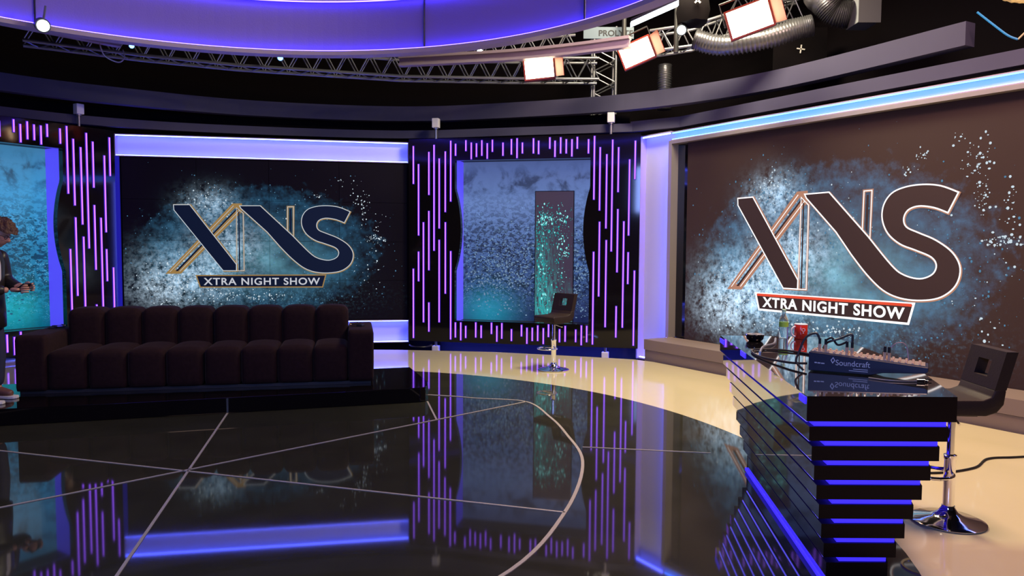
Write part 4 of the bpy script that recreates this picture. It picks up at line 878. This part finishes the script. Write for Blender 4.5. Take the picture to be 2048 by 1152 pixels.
# head
def head_mesh():
    bm = bmesh.new(); bmesh.ops.create_uvsphere(bm, u_segments=36, v_segments=26, radius=1)
    for v in bm.verts:
        x, y, z_ = v.co; 
        X = x * .095; Y = y * .076; Z = z_ * .118
        if z_ < 0: Y *= 1 - .28 * z_ * z_; X = X * (1 - .18 * z_ * z_) + .012 * (-z_)
        if x > 0.5 and abs(y) < .95:
            n_ = math.exp(-((y / .16) ** 2) - ((z_ + .12) / .20) ** 2); X += .030 * n_ * x
            n_ = math.exp(-((abs(y) - .36) / .17) ** 2 - ((z_ - .10) / .14) ** 2); X -= .012 * n_
            n_ = math.exp(-((y / .35) ** 2) - ((z_ + .50) / .07) ** 2); X += .008 * n_
            n_ = math.exp(-((y / .28) ** 2) - ((z_ + .86) / .14) ** 2); X += .012 * n_
        v.co = Vector((X, Y, Z))
    me = bpy.data.meshes.new('h'); bm.to_mesh(me); bm.free(); return me
HM = Matrix.Translation((.135, 0, 1.475)) @ Matrix.Rotation(math.radians(26), 4, 'Y')
h = head_mesh(); h.transform(HM); body.append(h)
for s_ in (1, -1):
    g = bmesh.new(); bmesh.ops.create_uvsphere(g, u_segments=10, v_segments=8, radius=1)
    for v in g.verts: v.co = Vector((v.co.x * .016, v.co.y * .008 + s_ * .078, v.co.z * .028 - .01))
    e_ = bpy.data.meshes.new('e'); g.to_mesh(e_); g.free(); e_.transform(HM); body.append(e_)
put('body', body, M_skin, pr)
def blob_on_head(name, m, fn, seg=(40, 28)):
    bm = bmesh.new(); bmesh.ops.create_uvsphere(bm, u_segments=seg[0], v_segments=seg[1], radius=1)
    bm.verts.ensure_lookup_table(); kill = []
    for v in bm.verts:
        r = fn(Vector(v.co))
        if r is None: kill.append(v)
        else: v.co = r
    bmesh.ops.delete(bm, geom=kill, context='VERTS')
    me = bpy.data.meshes.new(name); bm.to_mesh(me); bm.free(); me.transform(HM); return put(name, [me], m, pr)
def hairf(c):
    if c.x > 0.30 and c.z < 0.32: return None
    if c.x > -0.1 and c.z < -0.10: return None
    if c.z < -0.80: return None
    n_ = noise.noise(c * 4.5) * 0.16 + noise.noise(c * 11) * 0.10; k = 1.22 + n_
    return Vector((c.x * .100 * k + .004 + (0.03 if c.x > 0.2 and c.z > 0.2 else 0) * c.x, c.y * .083 * k, c.z * .122 * k + .006))
blob_on_head('hair', M_hair, hairf, (72, 52))
g = G()
for s_ in (1, -1):
    g.tube([HM @ Vector((.098, s_ * .036 + .022 * math.cos(a), .012 + .018 * math.sin(a))) for a in [2 * PI * k / 16 for k in range(17)]], 0.0022, 5, False)
    g.tube([HM @ Vector((.097, s_ * .058, .015)), HM @ Vector((.0, s_ * .080, .012))], 0.0022, 5)
g.tube([HM @ Vector((.100, -.015, .014)), HM @ Vector((.100, .015, .014))], 0.0022, 5)
g.make('glasses', M_cable, pr, smooth=True)
J = [(.01, .12, 1.29), (.01, .18, 1.27), (.02, .225, 1.06), (.20, .12, 1.0), (.265, .07, 1.0)]
K = [(.01, -.12, 1.29), (.01, -.18, 1.27), (.0, -.235, 1.05), (.18, -.145, .985), (.255, -.09, .99)]
slv = [skin_mesh(q, [(0, 1), (1, 2), (2, 3), (3, 4)], [.080, .086, .068, .054, .046], 0) for q in (J, K)]
gj = G(); vs = []; rings = [(.645, .12, .150), (.655, .138, .172), (.80, .138, .170), (.95, .130, .160), (1.10, .130, .172), (1.22, .128, .188), (1.29, .112, .175), (1.335, .090, .125), (1.37, .066, .075), (1.40, .060, .066)]
for z_, rx_, ry_ in rings:
    for k in range(28):
        t_ = 2 * PI * k / 28; cr = 1 + .012 * noise.noise(Vector((math.cos(t_) * 3, math.sin(t_) * 3, z_ * 9)))
        vs.append((rx_ * cr * math.cos(t_) + (.02 if z_ > 1.3 else .005), ry_ * cr * math.sin(t_), z_))
gj.add(vs, [(i * 28 + k, i * 28 + (k + 1) % 28, (i + 1) * 28 + (k + 1) % 28, (i + 1) * 28 + k) for i in range(len(rings) - 1) for k in range(28)] + [tuple(range(28))[::-1]])
me_ = bpy.data.meshes.new('torso'); me_.from_pydata([tuple(v) for v in gj.v], [], gj.f)
put('jacket', [me_] + slv, M_jacket, pr)
put('shirt', [skin_mesh([(.075, 0, .95), (.09, 0, 1.15), (.08, 0, 1.31)], [(0, 1), (1, 2)], [.055, .058, .048], 1)], M_shirt, pr)
put('trousers', [skin_mesh([(0, .06, .90), (0, .080, .78), (.02, .11, .44), (-.01, .12, .10)], [(0, 1), (1, 2), (2, 3)], [.055, .080, .070, .062], 0),
                 skin_mesh([(0, -.06, .90), (0, -.080, .78), (.05, -.11, .44), (.03, -.12, .10)], [(0, 1), (1, 2), (2, 3)], [.055, .080, .070, .062], 0)], M_jeans, pr)
M_shoe = mat('brown_shoe', (0.16, 0.07, 0.05), 0.5); M_sole = mat('white_sole', (0.75, 0.72, 0.70), 0.5)
for x, y in ((-.01, .12), (.03, -.12)):
    def shoe(wd, z0, z1, top):
        g = G(); prof = [(-.09, .6), (-.06, .95), (0.0, .9), (.07, .9), (.13, 1.0), (.17, .8), (.19, .4)]
        L = [(x + a, y + wd * b) for a, b in prof] + [(x + a, y - wd * b) for a, b in prof[::-1]]
        return L
    sh = G().prism(shoe(.045, 0, 0, 0), 0.0, 0.026).make('sole', M_sole, pr, bevel=0.004, bseg=1)
    g = put('shoe', [skin_mesh([(x - .03, y, .075), (x + .03, y, .065), (x + .10, y, .045), (x + .15, y, .042)], [(0, 1), (1, 2), (2, 3)], [.046, .048, .040, .032], 0)], M_shoe, pr)
    sh.parent = g
ph = thing('phone', 'dark mobile phone held in both hands of the person', 'phone', (-4.62 + .37, 6.47 - .01, 0.149 + 1.025), 0)
Mp = Matrix.Rotation(math.radians(-35), 4, 'Y')
G().box(-.035, .035, -.075, .075, -.004, .004, Mp).make('phone_body', M_dark, ph, bevel=0.002)
G().box(-.031, .031, -.070, .070, .004, .0048, Mp).make('phone_display', mat('lit_phone_display', (0, 0, 0), 0.3, emit=(0.5, 0.55, 0.6), estr=0.4), ph)
